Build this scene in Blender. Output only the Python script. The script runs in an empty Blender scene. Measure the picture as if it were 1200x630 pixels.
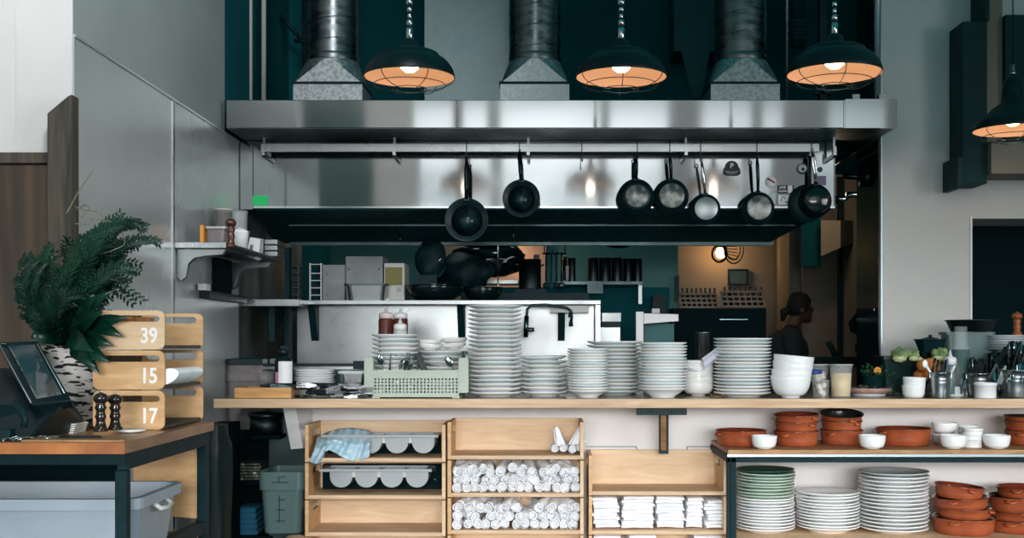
import bpy, bmesh, math, random
from mathutils import Vector, Matrix, Euler, noise
R_ = random.Random(7)
PI = math.pi
F = 1352.0; H = 1.25; CX = 640.0; CY = 400.0
sc = bpy.context.scene
COL = sc.collection.objects

def P(px, py, Y): return Vector(((px-CX)/F*Y, Y, H-(py-CY)/F*Y))
def S(px, Y): return px*Y/F
def ZP(py, Y): return H-(py-CY)/F*Y
def XP(px, Y): return (px-CX)/F*Y

def hexc(h):
    h = h.lstrip('#'); o = []
    for i in (0, 2, 4):
        c = int(h[i:i+2], 16)/255
        o.append(c/12.92 if c <= .04045 else ((c+.055)/1.055)**2.4)
    return tuple(o)+(1,)

# ------------------------------------------------------------------ materials
def mat(name, c1, c2=None, rough=.5, metal=0, scale=6, stretch=(1,1,1), detail=4, bump=0, rvar=0, spec=.5,
        trans=0, ior=1.45, coat=0, emit=None, estr=0, lo=.35, hi=.65, alpha=1, dist=0, sss=0, bdist=.01, aniso=0):
    m = bpy.data.materials.new(name); m.use_nodes = True
    nt = m.node_tree; n = nt.nodes; l = nt.links
    b = n['Principled BSDF']
    b.inputs['Base Color'].default_value = hexc(c1)
    b.inputs['Roughness'].default_value = rough
    b.inputs['Metallic'].default_value = metal
    b.inputs['Specular IOR Level'].default_value = spec
    b.inputs['IOR'].default_value = ior
    b.inputs['Transmission Weight'].default_value = trans
    b.inputs['Coat Weight'].default_value = coat
    b.inputs['Alpha'].default_value = alpha
    if aniso:
        b.inputs['Anisotropic'].default_value = aniso; b.inputs['Anisotropic Rotation'].default_value = .25
        tn = n.new('ShaderNodeTangent'); tn.direction_type = 'RADIAL'; tn.axis = 'Z'; l.new(tn.outputs[0], b.inputs['Tangent'])
    if emit:
        b.inputs['Emission Color'].default_value = hexc(emit); b.inputs['Emission Strength'].default_value = estr
    if c2 or bump or rvar:
        tc = n.new('ShaderNodeTexCoord'); mp = n.new('ShaderNodeMapping')
        mp.inputs['Scale'].default_value = stretch
        l.new(tc.outputs['Object'], mp.inputs['Vector'])
        no = n.new('ShaderNodeTexNoise'); no.inputs['Scale'].default_value = scale
        no.inputs['Detail'].default_value = detail; no.inputs['Distortion'].default_value = dist
        l.new(mp.outputs[0], no.inputs['Vector'])
        if c2:
            cr = n.new('ShaderNodeValToRGB')
            cr.color_ramp.elements[0].color = hexc(c1); cr.color_ramp.elements[1].color = hexc(c2)
            cr.color_ramp.elements[0].position = lo; cr.color_ramp.elements[1].position = hi
            l.new(no.outputs['Fac'], cr.inputs[0]); l.new(cr.outputs[0], b.inputs['Base Color'])
        if rvar:
            mr = n.new('ShaderNodeMapRange'); mr.inputs['From Min'].default_value = .3; mr.inputs['From Max'].default_value = .7
            mr.inputs['To Min'].default_value = max(0, rough-rvar); mr.inputs['To Max'].default_value = min(1, rough+rvar)
            l.new(no.outputs['Fac'], mr.inputs['Value']); l.new(mr.outputs[0], b.inputs['Roughness'])
        if bump:
            bp = n.new('ShaderNodeBump'); bp.inputs['Strength'].default_value = bump; bp.inputs['Distance'].default_value = bdist
            l.new(no.outputs['Fac'], bp.inputs['Height']); l.new(bp.outputs[0], b.inputs['Normal'])
    return m

M = {}
def D(k, *a, **kw): M[k] = mat(k, *a, **kw)
D('counter_wood', '#c9a07c', '#e8c6a2', rough=.32, scale=3, stretch=(1.2,14,14), detail=6, dist=.6, lo=.3, hi=.7)
D('counter_edge', '#b8936f', '#dcbc99', rough=.5, scale=3, stretch=(1.0,9,16), detail=6, dist=.8, lo=.3, hi=.7)
D('ply', '#caa47b', '#e2c5a2', rough=.55, scale=2.2, stretch=(1.5,5,9), detail=5, dist=1.0, lo=.3, hi=.7)
D('ply_dark', '#8f6a48', '#b8895c', rough=.55, scale=3, stretch=(2,8,8), detail=5, dist=.6)
D('crate_wood', '#c39767', '#d6ae7e', rough=.5, scale=3, stretch=(3,3,12), detail=5, dist=.6)
D('table_edge', '#8e4e26', '#c47a42', rough=.45, scale=4, stretch=(2.5,6,2), detail=4, lo=.3, hi=.7)
D('table_top', '#6f4c33', '#9a7250', rough=.3, scale=3, stretch=(6,1.2,2), detail=5, dist=.4)
D('board_wood', '#c08a50', '#dba86c', rough=.5, scale=4, stretch=(2,10,14), detail=4)
D('dark_wood', '#2e2c26', '#544a3e', rough=.6, scale=2.5, stretch=(14,14,1.0), detail=6, dist=.5, bump=.3)
D('brown_door', '#322c25', '#5a4736', rough=.5, scale=1.2, stretch=(10,10,.7), detail=6, dist=.6, bump=.2)
D('steel', '#86898a', '#9b9e9e', rough=.085, aniso=.9, metal=1, scale=2.2, stretch=(1,1,1.6), detail=5, rvar=.02, bump=.003, lo=.2, hi=.8)
D('steel_wall', '#ced0cf', '#d8dad9', rough=.32, metal=.62, scale=1.6, stretch=(1,1,.6), detail=4, rvar=.08, bump=.08, bdist=.02)
D('steel_dull', '#8a8f90', '#a2a6a6', rough=.4, metal=1, scale=3, detail=5, rvar=.12)
D('steel_bright', '#a9acac', rough=.3, metal=1, scale=3, rvar=.1)
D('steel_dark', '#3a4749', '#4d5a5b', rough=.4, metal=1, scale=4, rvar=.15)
D('galv', '#7c8283', '#a6aaaa', rough=.42, metal=.9, scale=60, detail=3, rvar=.12, bump=.12, bdist=.002)
D('galv_duct', '#5c6162', '#757b7b', rough=.32, metal=1, scale=9, stretch=(1,1,3), detail=4, rvar=.1, bump=.05)
D('galv_panel', '#67777a', '#99a3a1', rough=.45, metal=.9, scale=4, stretch=(1,1,.7), detail=6, rvar=.12)
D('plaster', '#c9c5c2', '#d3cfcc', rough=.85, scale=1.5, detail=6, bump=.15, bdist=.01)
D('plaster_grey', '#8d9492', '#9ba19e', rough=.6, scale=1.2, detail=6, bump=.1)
D('white_wall', '#dcd7d4', '#e6e2df', rough=.7, scale=2, detail=5, bump=.08)
D('teal_wall', '#0a4a50', '#0f5359', rough=.8, spec=.1, scale=1.5, detail=4)
D('teal_paint', '#2f6666', '#3a7070', rough=.6, scale=1.5, detail=4)
D('warm_wall', '#7d776e', '#8a8378', rough=.8, scale=1.5, detail=4)
D('taupe', '#7e7468', '#8c8174', rough=.8, scale=2, detail=4)
D('black_gloss', '#06191b', rough=.12, spec=.6)
D('black', '#052226', '#0a2c30', rough=.5, spec=.2, scale=20)
D('black_matte', '#051b1e', rough=.8, spec=.1)
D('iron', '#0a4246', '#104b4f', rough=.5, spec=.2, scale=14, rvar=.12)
D('pan_iron', '#051f23', '#0a2a2e', rough=.4, spec=.4, scale=14, rvar=.1)
D('pan_in', '#0b2023', '#173236', rough=.3, spec=.5, scale=25, rvar=.1)
D('pan_base', '#4f5654', '#94948f', rough=.38, metal=.8, scale=22, rvar=.1, lo=.4, hi=.6)
D('frame_paint', '#041f23', '#0a2a2f', rough=.55, spec=.15, scale=12)
D('frame_edge', '#a9b7bd', rough=.3, metal=.7)
D('shade_out', '#051c1f', rough=.4, spec=.3)
D('shade_in', '#cba48a', rough=.55)
D('porcelain', '#eceeee', '#f5f5f3', rough=.18, spec=.5, scale=4, coat=.3)
D('porcelain_warm', '#e9e6e2', '#f3f0ec', rough=.2, spec=.5, scale=4, coat=.3)
D('porcelain_cool', '#d6e2e3', '#e6eeee', rough=.2, spec=.5, scale=4, coat=.3)
D('porcelain_green', '#a9bfae', '#c0d0bf', rough=.2, spec=.5, scale=4, coat=.3)
D('porcelain_grey', '#b3bcbe', '#c6cdce', rough=.25, scale=4)
D('green_glaze', '#1c4a42', rough=.15, coat=.3)
D('terracotta', '#8f4226', '#b05c37', rough=.42, scale=9, detail=5, lo=.3, hi=.7, coat=.15)
D('terra_glaze', '#4f2116', '#6e3020', rough=.12, scale=8, coat=.6)
D('terra_dark', '#141a18', '#24201b', rough=.12, scale=8, coat=.6)
D('linen', '#f0f0f4', '#ffffff', rough=.9, scale=14, bump=.4, bdist=.004)
D('linen_lilac', '#c3c3d3', '#d6d6e2', rough=.9, scale=10, bump=.4, bdist=.004)
D('blue_cloth', '#9fbccb', '#b8d2dd', rough=.9, scale=16, bump=.4, bdist=.004)
D('grey_plastic', '#8d9294', '#989d9e', rough=.35, scale=3)
D('bin_plastic', '#8d99a3', '#9aa5ae', rough=.4, scale=3)
D('pale_plastic', '#b9b9b4', rough=.4)
D('rack_plastic', '#a5b0a0', '#b0baa9', rough=.45, scale=5)
D('clear', '#f4f8f7', rough=.08, alpha=.16)
D('smoky_dark', '#17302e', rough=.15, alpha=.62)
D('handle_black', '#0a1719', rough=.28, spec=.5)
D('reflection_paint', '#566a6b', '#5e7373', rough=.7, scale=3)
D('splash', '#787b7b', '#8b8e8d', rough=.33, metal=1, scale=2, detail=5, rvar=.1)
D('cambro', '#5c7674', rough=.35, alpha=.8)
D('cab_paint', '#082c30', '#0c3438', rough=.6, spec=.2, scale=3)
D('counter_top', '#7d6f62', '#95867a', rough=.22, scale=3, stretch=(1.2,14,14), detail=6, dist=.6)
D('unit_paint', '#70777a', '#868c8a', rough=.5, scale=7)
D('smoky', '#a39c9a', rough=.25, alpha=.38)
D('black_plastic', '#051a1d', rough=.4, spec=.3)
D('lid_black', '#0b2427', rough=.3)
D('white_plastic', '#e8e6e6', rough=.35)
D('pink', '#cf8fa2', rough=.5)
D('sauce', '#5a2c26', rough=.25)
D('cap_pink', '#d9c6c6', rough=.4)
D('soup', '#e9cb95', '#f2dcaf', rough=.45, scale=8)
D('cream', '#ece2cf', '#f6efe2', rough=.6, scale=10)
D('blue_lid', '#0f3e86', rough=.35)
D('chrome', '#c3c8c9', rough=.12, metal=1)
D('chrome_dark', '#55696b', rough=.18, metal=1)
D('blackmetal', '#182c2e', rough=.25, metal=.8)
D('green_tape', '#16c06a', rough=.5)
D('print_white', '#f0ecea', rough=.6)
D('print_black', '#0c1d1f', rough=.5)
D('print_blue', '#2d5a74', rough=.5)
D('print_red', '#a23c4c', rough=.5)
D('print_lilac', '#746a86', rough=.5)
D('leaf', '#04241b', '#0d3d2a', rough=.45, scale=9, spec=.4)
D('leaf_broad', '#04291e', '#0a3a2a', rough=.3, scale=5)
D('twig', '#6d6757', '#8d8570', rough=.7, scale=20)
D('woven', '#141d1f', '#d9d2cc', rough=.8, scale=30, stretch=(1,1,3.2), lo=.41, hi=.46, detail=1)
D('screen', '#24373b', '#6f665e', rough=.06, scale=7, detail=3, lo=.45, hi=.75, coat=.6)
D('mill', '#3b1d12', '#5c2f1c', rough=.25, scale=10, coat=.3)
D('mill_dark', '#1c1614', '#2c201b', rough=.2, scale=10, coat=.4)
D('mill_orange', '#8a4a24', '#a9602f', rough=.35, scale=10)
D('lettuce', '#4f7040', '#aeb987', rough=.5, scale=16, lo=.4, hi=.62)
D('melon', '#d8cfa8', '#a9b47c', rough=.5, scale=12)
D('herb', '#0f3a26', '#24573a', rough=.5, scale=20)
D('carrot', '#b2622c', '#cf8340', rough=.5, scale=8)
D('flower_orange', '#e0943e', rough=.6)
D('ham', '#b58a80', '#cdaaa0', rough=.5, scale=14)
D('foil', '#7b827c', '#b4b6a6', rough=.3, metal=.8, scale=30, bump=.6)
D('blue_fabric', '#14546e', '#1d6683', rough=.8, scale=8)
D('card', '#9d7f63', '#b3937a', rough=.8, scale=6)
D('olive', '#6f6b2a', rough=.5)
D('bulb', '#fff3c8', rough=.5, emit='#ffdf9a', estr=9)
D('bulb_hot', '#fff3c8', rough=.5, emit='#ffb768', estr=25)
D('skin', '#4f3a31', rough=.6)
D('hair', '#0b1416', rough=.8)
D('shirt', '#0e2426', '#14292c', rough=.9, scale=10)
D('beans', '#1b2a26', '#7f7d5c', rough=.5, scale=50, lo=.5, hi=.7, bump=.5)
D('marble_red', '#5c5654', '#9a6a64', rough=.5, scale=9, lo=.45, hi=.6)
D('paper', '#d2cfca', rough=.8)

# ------------------------------------------------------------------ mesh builder
class MB:
    def __init__(s): s.v = []; s.f = []; s.m = []; s.s = []
    def add(s, vs, fs, mi=0, sm=False, T=None):
        o = len(s.v)
        for p in vs:
            p = Vector(p); s.v.append(T @ p if T is not None else p)
        for f in fs: s.f.append([i+o for i in f]); s.m.append(mi); s.s.append(sm)
        return s
    def box(s, a, b, mi=0, T=None):
        x0,y0,z0 = a; x1,y1,z1 = b
        if x0>x1: x0,x1 = x1,x0
        if y0>y1: y0,y1 = y1,y0
        if z0>z1: z0,z1 = z1,z0
        vs = [(x0,y0,z0),(x1,y0,z0),(x1,y1,z0),(x0,y1,z0),(x0,y0,z1),(x1,y0,z1),(x1,y1,z1),(x0,y1,z1)]
        return s.add(vs, [(0,3,2,1),(4,5,6,7),(0,1,5,4),(1,2,6,5),(2,3,7,6),(3,0,4,7)], mi, False, T)
    def hexa(s, p, mi=0):   # 8 corners, order as box
        return s.add(p, [(0,3,2,1),(4,5,6,7),(0,1,5,4),(1,2,6,5),(2,3,7,6),(3,0,4,7)], mi)
    def lathe(s, prof, seg=28, T=None, mi=0, sm=True, c=(0,0,0), mis=None):
        rings = []; vs = []
        for r, z in prof:
            if r < 1e-6: rings.append([len(vs)]); vs.append((c[0], c[1], c[2]+z))
            else:
                k = len(vs); rings.append(list(range(k, k+seg)))
                for i in range(seg):
                    a = 2*PI*i/seg; vs.append((c[0]+r*math.cos(a), c[1]+r*math.sin(a), c[2]+z))
        for q in range(len(rings)-1):
            A, B = rings[q], rings[q+1]; fs = []
            for i in range(seg):
                j = (i+1) % seg
                if len(A) == 1 and len(B) == 1: continue
                if len(A) == 1: fs.append((A[0], B[j], B[i]))
                elif len(B) == 1: fs.append((A[i], A[j], B[0]))
                else: fs.append((A[i], A[j], B[j], B[i]))
            if q == 0: s.add(vs, fs, mis[q] if mis else mi, sm, T); base = len(s.v)-len(vs)
            else:
                for f in fs: s.f.append([i+base for i in f]); s.m.append(mis[q] if mis else mi); s.s.append(sm)
        return s
    def tube(s, pts, r, seg=8, mi=0, caps=True, sm=True, T=None):
        pts = [Vector(p) for p in pts]; n = len(pts)
        rr = r if isinstance(r, (list, tuple)) else [r]*n
        vs = []; fs = []; up = None
        for i, p in enumerate(pts):
            d = (pts[min(i+1,n-1)]-pts[max(i-1,0)])
            d = d.normalized() if d.length > 1e-9 else Vector((0,0,1))
            if up is None:
                up = Vector((0,0,1)) if abs(d.z) < .9 else Vector((0,1,0))
            a = d.cross(up)
            if a.length < 1e-5: a = d.cross(Vector((1,0,0)))
            a.normalize(); b = a.cross(d).normalized(); up = b
            for k in range(seg):
                t = 2*PI*k/seg; vs.append(p+(a*math.cos(t)+b*math.sin(t))*rr[i])
        for i in range(n-1):
            for k in range(seg):
                j = (k+1) % seg; fs.append((i*seg+k, i*seg+j, (i+1)*seg+j, (i+1)*seg+k))
        if caps: fs.append(tuple(range(seg))[::-1]); fs.append(tuple((n-1)*seg+k for k in range(seg)))
        return s.add(vs, fs, mi, sm, T)
    def prism(s, poly, a, b, ax='y', mi=0, T=None, sm=False):
        n = len(poly)
        def q(u, v, w): return {'y': (u, w, v), 'x': (w, u, v), 'z': (u, v, w)}[ax]
        vs = [q(u, v, a) for u, v in poly]+[q(u, v, b) for u, v in poly]
        s.add(vs, [tuple(range(n)), tuple(range(2*n-1, n-1, -1))], mi, False, T)
        o = len(s.v)-2*n
        for i in range(n):
            j = (i+1) % n; s.f.append([o+i, o+n+i, o+n+j, o+j]); s.m.append(mi); s.s.append(sm)
        return s
    def blob(s, c, r, seed=0, amp=.25, fr=2.5, sub=3, sq=(1,1,1), mi=0):
        bm = bmesh.new(); bmesh.ops.create_icosphere(bm, subdivisions=sub, radius=1)
        vs = []
        for v in bm.verts:
            d = v.co.copy(); k = 1+amp*noise.noise(d*fr+Vector((seed*7.1, seed*3.3, 0)))
            vs.append(Vector(c)+Vector((d.x*sq[0], d.y*sq[1], d.z*sq[2]))*r*k)
        fs = [[v.index for v in f.verts] for f in bm.faces]; bm.free()
        return s.add(vs, fs, mi, True)
    def grid(s, fn, nu, nv, mi=0, sm=True):
        vs = [fn(i/nu, j/nv) for j in range(nv+1) for i in range(nu+1)]
        fs = [(j*(nu+1)+i, j*(nu+1)+i+1, (j+1)*(nu+1)+i+1, (j+1)*(nu+1)+i) for j in range(nv) for i in range(nu)]
        return s.add(vs, fs, mi, sm)
    def mesh(s, name, mats):
        me = bpy.data.meshes.new(name)
        me.from_pydata([tuple(p) for p in s.v], [], s.f)
        if not isinstance(mats, (list, tuple)): mats = [mats]
        for k in mats: me.materials.append(M[k])
        me.polygons.foreach_set('material_index', s.m); me.polygons.foreach_set('use_smooth', s.s)
        bm = bmesh.new(); bm.from_mesh(me); bmesh.ops.recalc_face_normals(bm, faces=bm.faces); bm.to_mesh(me); bm.free()
        me.update()
        return me
    def build(s, name, mats, parent=None, local=False, bevel=0, solid=0, sub=0, loc=None):
        if parent is not None and not local:
            s.v = [p-parent.location for p in s.v] if parent.type == 'EMPTY' or True else s.v
            pp = parent.parent
            while pp is not None:
                s.v = [p-pp.location for p in s.v]; pp = pp.parent
        o = bpy.data.objects.new(name, None)
        if parent is None and not local:
            xs = [p.x for p in s.v]; ys = [p.y for p in s.v]; zs = [p.z for p in s.v]
            L = Vector(((min(xs)+max(xs))/2, (min(ys)+max(ys))/2, min(zs)))
            s.v = [p-L for p in s.v]
        else: L = Vector((0,0,0))
        bpy.data.objects.remove(o)
        o = bpy.data.objects.new(name, s.mesh(name, mats)); COL.link(o)
        o.location = loc if loc is not None else L
        if parent is not None: o.parent = parent
        if solid: md = o.modifiers.new('s', 'SOLIDIFY'); md.thickness = solid; md.offset = 0
        if bevel:
            md = o.modifiers.new('b', 'BEVEL'); md.width = bevel; md.segments = 2; md.limit_method = 'ANGLE'; md.angle_limit = .7
        if sub: md = o.modifiers.new('u', 'SUBSURF'); md.levels = sub; md.render_levels = sub
        return o

def tag(o, label=None, cat=None, group=None, kind=None):
    if label: o['label'] = label
    if cat: o['category'] = cat
    if group: o['group'] = group
    if kind: o['kind'] = kind
    return o
def thing(name, label, cat, loc=(0,0,0), group=None, rz=0):
    o = bpy.data.objects.new(name, None); COL.link(o); o.location = loc; o.rotation_euler = (0,0,rz)
    o.empty_display_size = .05
    return tag(o, label, cat, group)
def kids(o): return [c for c in bpy.data.objects if c.parent == o]
def dup(o, loc, label=None, group=None, rot=None, scale=None, tree=None):
    c = o.copy(); COL.link(c); c.location = loc
    if rot is not None: c.rotation_euler = rot
    if scale is not None: c.scale = scale
    if label: c['label'] = label
    if group: c['group'] = group
    for ch in (tree if tree is not None else kids(o)):
        d = ch.copy(); COL.link(d); d.parent = c
        for g in kids(ch):
            e = g.copy(); COL.link(e); e.parent = d
    return c
def struct(name, mb, m, **k):
    o = mb.build(name, m, **k); o['kind'] = 'structure'; return o
ORD = ['topmost','second','third','fourth','fifth','sixth','seventh','eighth','ninth','tenth','eleventh','twelfth','thirteenth','fourteenth',
 'fifteenth','sixteenth','seventeenth','eighteenth','nineteenth','twentieth','twenty-first','twenty-second','twenty-third','twenty-fourth']
ORDL = ['first']+ORD[1:]
def text_mesh(txt, size, name, m, parent, T, ext=.0008):
    cu = bpy.data.curves.new('t', 'FONT'); cu.body = txt; cu.size = size; cu.extrude = ext; cu.offset = size*.02; cu.align_x = 'CENTER'; cu.align_y = 'CENTER'
    to = bpy.data.objects.new('t', cu); COL.link(to)
    bpy.context.view_layer.update()
    me = bpy.data.meshes.new_from_object(to.evaluated_get(bpy.context.evaluated_depsgraph_get()))
    bpy.data.objects.remove(to)
    me.transform(T); me.materials.clear(); me.materials.append(M[m])
    o = bpy.data.objects.new(name, me); COL.link(o); o.parent = parent
    return o
FACE = Matrix.Rotation(PI/2, 4, 'X')   # text facing the camera (-Y)
def rrect(x0, x1, z0, z1, r, n=5, corners=(1,1,1,1)):
    pts = []
    for (cx, cz, a0, on, qx, qz) in ((x1-r, z0+r, -PI/2, corners[0], x1, z0), (x1-r, z1-r, 0, corners[1], x1, z1),
                                     (x0+r, z1-r, PI/2, corners[2], x0, z1), (x0+r, z0+r, PI, corners[3], x0, z0)):
        if on:
            for i in range(n+1):
                a = a0+PI/2*i/n; pts.append((cx+r*math.cos(a), cz+r*math.sin(a)))
        else: pts.append((qx, qz))
    return pts
def arc(p0, p1, bulge, n=8):
    p0 = Vector(p0); p1 = Vector(p1); b = Vector(bulge)
    return [p0.lerp(p1, i/n)+b*(4*(i/n)*(1-i/n)) for i in range(n+1)]
# ------------------------------------------------------------------ camera
cam = bpy.data.cameras.new('camera'); co = bpy.data.objects.new('camera', cam); COL.link(co)
co.location = (0, 0, H); co.rotation_euler = (PI/2, 0, 0)
cam.sensor_width = 36; cam.lens = F/1200*36; cam.shift_x = -(CX-600)/1200; cam.shift_y = (CY-315)/1200
cam.clip_start = .05; cam.clip_end = 100
sc.camera = co
# ================================================================== SHELL
XW = -1.61                      # plane of the steel clad side wall
YW = 3.94                       # its near end
ZS = H+1.04                     # top of the steel cladding
def sbox(name, a, b, m, **k): return struct(name, MB().box(a, b), m, **k)
sbox('floor', (-3.5,-3.2,-.05), (6,12,0), 'teal_wall')
# side wall (steel clad below, plaster above), runs away from the camera
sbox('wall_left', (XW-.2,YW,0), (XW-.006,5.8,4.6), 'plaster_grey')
sbox('wall_left_far', (XW-.2,5.801,0), (XW-.006,7.6,4.6), 'teal_wall')
w = MB(); w.box((XW-.006,YW-.004,.3),(XW,4.975,ZS)); w.box((XW-.006,4.985,.3),(XW,6.04,ZS+.01))
struct('trim_1', w, 'steel_wall')
sbox('trim_2', (XW-.003,4.968,.3), (XW+.004,4.992,ZS), 'steel_bright')
sbox('trim_3', (XW-.006,YW,ZS), (XW+.004,6.04,ZS+.010), 'steel_wall')
# return of the wall that faces the front windows
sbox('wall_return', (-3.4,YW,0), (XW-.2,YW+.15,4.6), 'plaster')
sbox('wall_return_end', (XW-.2,YW-.002,0), (XW-.0065,YW+.01,4.6), 'plaster')
sbox('wall_far_left', (-3.5,-3.2,0), (-3.4,YW+.15,4.6), 'plaster')
sbox('wall_kitchen_left', (XW-.006,6.05,0), (XW+.0,7.6,2.3), 'galv_panel')
sbox('wall_kitchen_side', (XW-.4,7.6,0), (XW+.0,10.6,4.6), 'teal_wall')
# upper rear wall behind the ducts
sbox('wall_upper', (-1.8,7.25,2.3), (2.2,7.35,4.6), 'teal_wall')
# right wall with a dark doorway
YR = 6.15; XR = XP(1033, YR); DX = XP(1139, YR); DZ = ZP(256, YR)
w = MB(); w.box((XR,YR,0),(DX,YR+.45,4.6)); w.box((DX,YR,DZ),(6,YR+.45,4.6)); w.box((DX+.95,YR,0),(6,YR+.45,DZ))
struct('wall_right', w, 'plaster')
sbox('trim_4', (XR-.004,YR-.003,0), (XR+.004,YR+.449,4.6), 'frame_edge')
sbox('trim_5', (XR-.012,YR+.012,0), (XR-.0045,YR+.45,4.6), 'black_gloss')
sbox('trim_10', (DX-.012,YR-.008,0), (DX-.001,YR+.002,DZ+.01), 'white_plastic')
w = MB(); w.box((DX,YR+.4,0),(DX+.95,YR+.44,DZ))
d = struct('door_1', w, 'black_matte')
# wall under the counter
YU = 5.66
w = MB(); w.box((XP(362,YU),YU,0),(3.2,YU+.04,ZP(465,YU)))
struct('wall_counter', w, 'white_wall')
for i, (a, b, y) in enumerate(((684,746,523),(805,846,523))):
    sbox('trim_%d' % (6+i), (XP(a,YU),YU-.004,ZP(y,YU)-.002), (XP(b,YU),YU+.001,ZP(y,YU)+.002), 'steel_dark')
sbox('trim_8', (XP(746,YU)-.002,YU-.004,ZP(531,YU)), (XP(746,YU)+.002,YU+.001,ZP(523,YU)), 'steel_dark')
sbox('trim_9', (XP(805,YU)-.002,YU-.004,ZP(531,YU)), (XP(805,YU)+.002,YU+.001,ZP(523,YU)), 'steel_dark')
# kitchen rear walls
sbox('wall_kitchen_rear', (XW,8.6,0), (XP(790,8.6),8.7,3.2), 'teal_paint')
sbox('wall_passage_side', (XP(790,8.6),8.6,0), (XP(790,8.6)+.03,10.2,3.2), 'teal_paint')
sbox('wall_passage_rear', (XP(780,10.2),10.2,0), (XP(905,10.2)+.25,10.3,3.2), 'warm_wall')
sbox('wall_passage_corner', (XP(925,9.4),9.4,0), (XP(941,9.4),9.9,3.2), 'warm_wall')
sbox('wall_kitchen_right', (XP(935,9.6),9.9,0), (XP(1060,9.6),10.0,3.2), 'teal_wall')
sbox('wall_kitchen_outer', (3.0,YR+.45,0), (3.1,10,3.2), 'teal_wall')
sbox('ceiling_kitchen', (XW,7.35,3.2), (3.1,10.4,3.3), 'teal_wall')
# front wall with the tall shop windows (behind the camera)
YF = -3.0
def back_x(p): return (p-CX)/F*(5.7*2-YF)
segs = [(-3.4, back_x(484)), (back_x(531), back_x(542)), (back_x(571), back_x(586)), (back_x(704), back_x(714)), (back_x(784), back_x(822)),
        (back_x(882), back_x(893)), (back_x(919), back_x(970)), (back_x(1040), 6.0)]
w = MB()
for a, b in segs: w.box((a,YF-.1,.5),(b,YF+.02,4.45))
w.box((-3.4,YF-.1,0),(6,YF+.02,.5)); w.box((-3.4,YF-.1,4.45),(6,YF+.02,4.9))
struct('wall_front', w, 'white_wall')
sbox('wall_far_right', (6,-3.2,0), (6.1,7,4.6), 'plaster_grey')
g = MB().box((segs[0][1],YF-.06,2.2),(segs[-1][0],YF-.03,2.26))
struct('window_1', g, 'frame_paint')
sbox('reflection_panel', (back_x(356),YF+.025,0), (back_x(428),YF+.06,4.4), 'reflection_paint')  # unseen panel added to give the hood steel a dark reflected band

# ================================================================== LEFT: door, partition panel
Y0 = 3.90
t = thing('wooden_screen', 'dark vertical-grained wooden screen with glazed top behind the potted plant', 'screen', P(30,500,Y0))
MB().prism([(XP(60,Y0),ZP(135,Y0)),(XP(84,Y0),ZP(115,Y0)),(XP(88,Y0),ZP(113,Y0)),(XP(88,Y0),0),(XP(60,Y0),0)], Y0-.03, Y0+.03).build('post', 'dark_wood', t)
MB().box((-2.3,Y0-.015,ZP(192,Y0)),(XP(60,Y0),Y0+.025,ZP(179,Y0))).build('rail', 'dark_wood', t, bevel=.003)
MB().box((-2.3,Y0-.005,0),(XP(60,Y0),Y0+.02,ZP(193,Y0))).build('panel', 'brown_door', t)

# ================================================================== HOOD
YH = 5.70; YK = 6.06; ZT = ZP(117,YH); ZB = ZP(150,YH); XL = XP(265,YH); XE = XP(1051,YH)
hood = thing('exhaust_hood', 'long stainless steel exhaust hood over the pass with sticker-covered skirt', 'hood', (0.1,YH+.4,ZB))
xj = XP(990,YH)
MB().box((XL,YH,ZB),(xj-.004,YH+.02,ZT)).build('fascia', 'steel', hood, bevel=.003)
w = MB().box((xj+.003,YH-.002,ZB),(XE,YH+.02,ZT+.004)); w.box((XE-.012,YH+.02,ZB),(XE,YK+.9,ZT)); w.box((xj-.004,YH+.002,ZB),(xj+.003,YH+.01,ZT))
w.build('end_fascia', 'steel', hood)
MB().box((XL,YH+.02,ZT-.01),(XE-.012,7.2,ZT-.004)).build('top_panel', 'steel_dull', hood)
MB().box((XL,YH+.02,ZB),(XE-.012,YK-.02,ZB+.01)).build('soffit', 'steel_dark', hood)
zs0 = ZP(243,YK); zs1 = ZP(166,YK); xs0 = XP(297,YK); xs1 = XP(978,YK)
w = MB().box((xs0,YK,zs0),(xs1,YK+.012,ZB)); w.box((XP(281,YK),YK-.004,zs0-.01),(xs0-.003,YK+.012,ZB)); w.box((xs1-.004,YK,zs0),(xs1+.002,YK+.5,ZB))
w.build('skirt', 'steel', hood)
MB().box((xs0,YK-.006,zs0-.004),(xs1,YK+.014,zs0+.006)).build('lower_lip', 'chrome', hood)
# filter band under the skirt: slopes back, right end slanted
w = MB()
w.add([(XP(300,YK),YK+.03,zs0),(XP(975,YK),YK+.03,zs0),(XP(940,6.5),6.5,ZP(262,6.5)),(XP(900,6.9),6.9,ZP(283,6.9)),(XP(322,6.9),6.9,ZP(283,6.9)),(XP(312,6.5),6.5,ZP(262,6.5))],
      [(0,1,2,5),(5,2,3,4)])
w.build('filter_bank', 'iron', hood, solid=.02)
w = MB()
for y0, yy, b in ((6.5,263,2.2),(6.9,285.5,2.2)):
    w.box((XP(340,y0),y0-.03,ZP(yy+b,y0)),(XP(905 if y0>6.6 else 930,y0),y0-.012,ZP(yy-b,y0)))
w.build('grease_rail', 'steel_dark', hood)
MB().box((XW+.25,6.95,ZP(283,6.9)),(XP(905,6.9),7.2,ZT-.02)).build('plenum', 'iron', hood)
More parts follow.
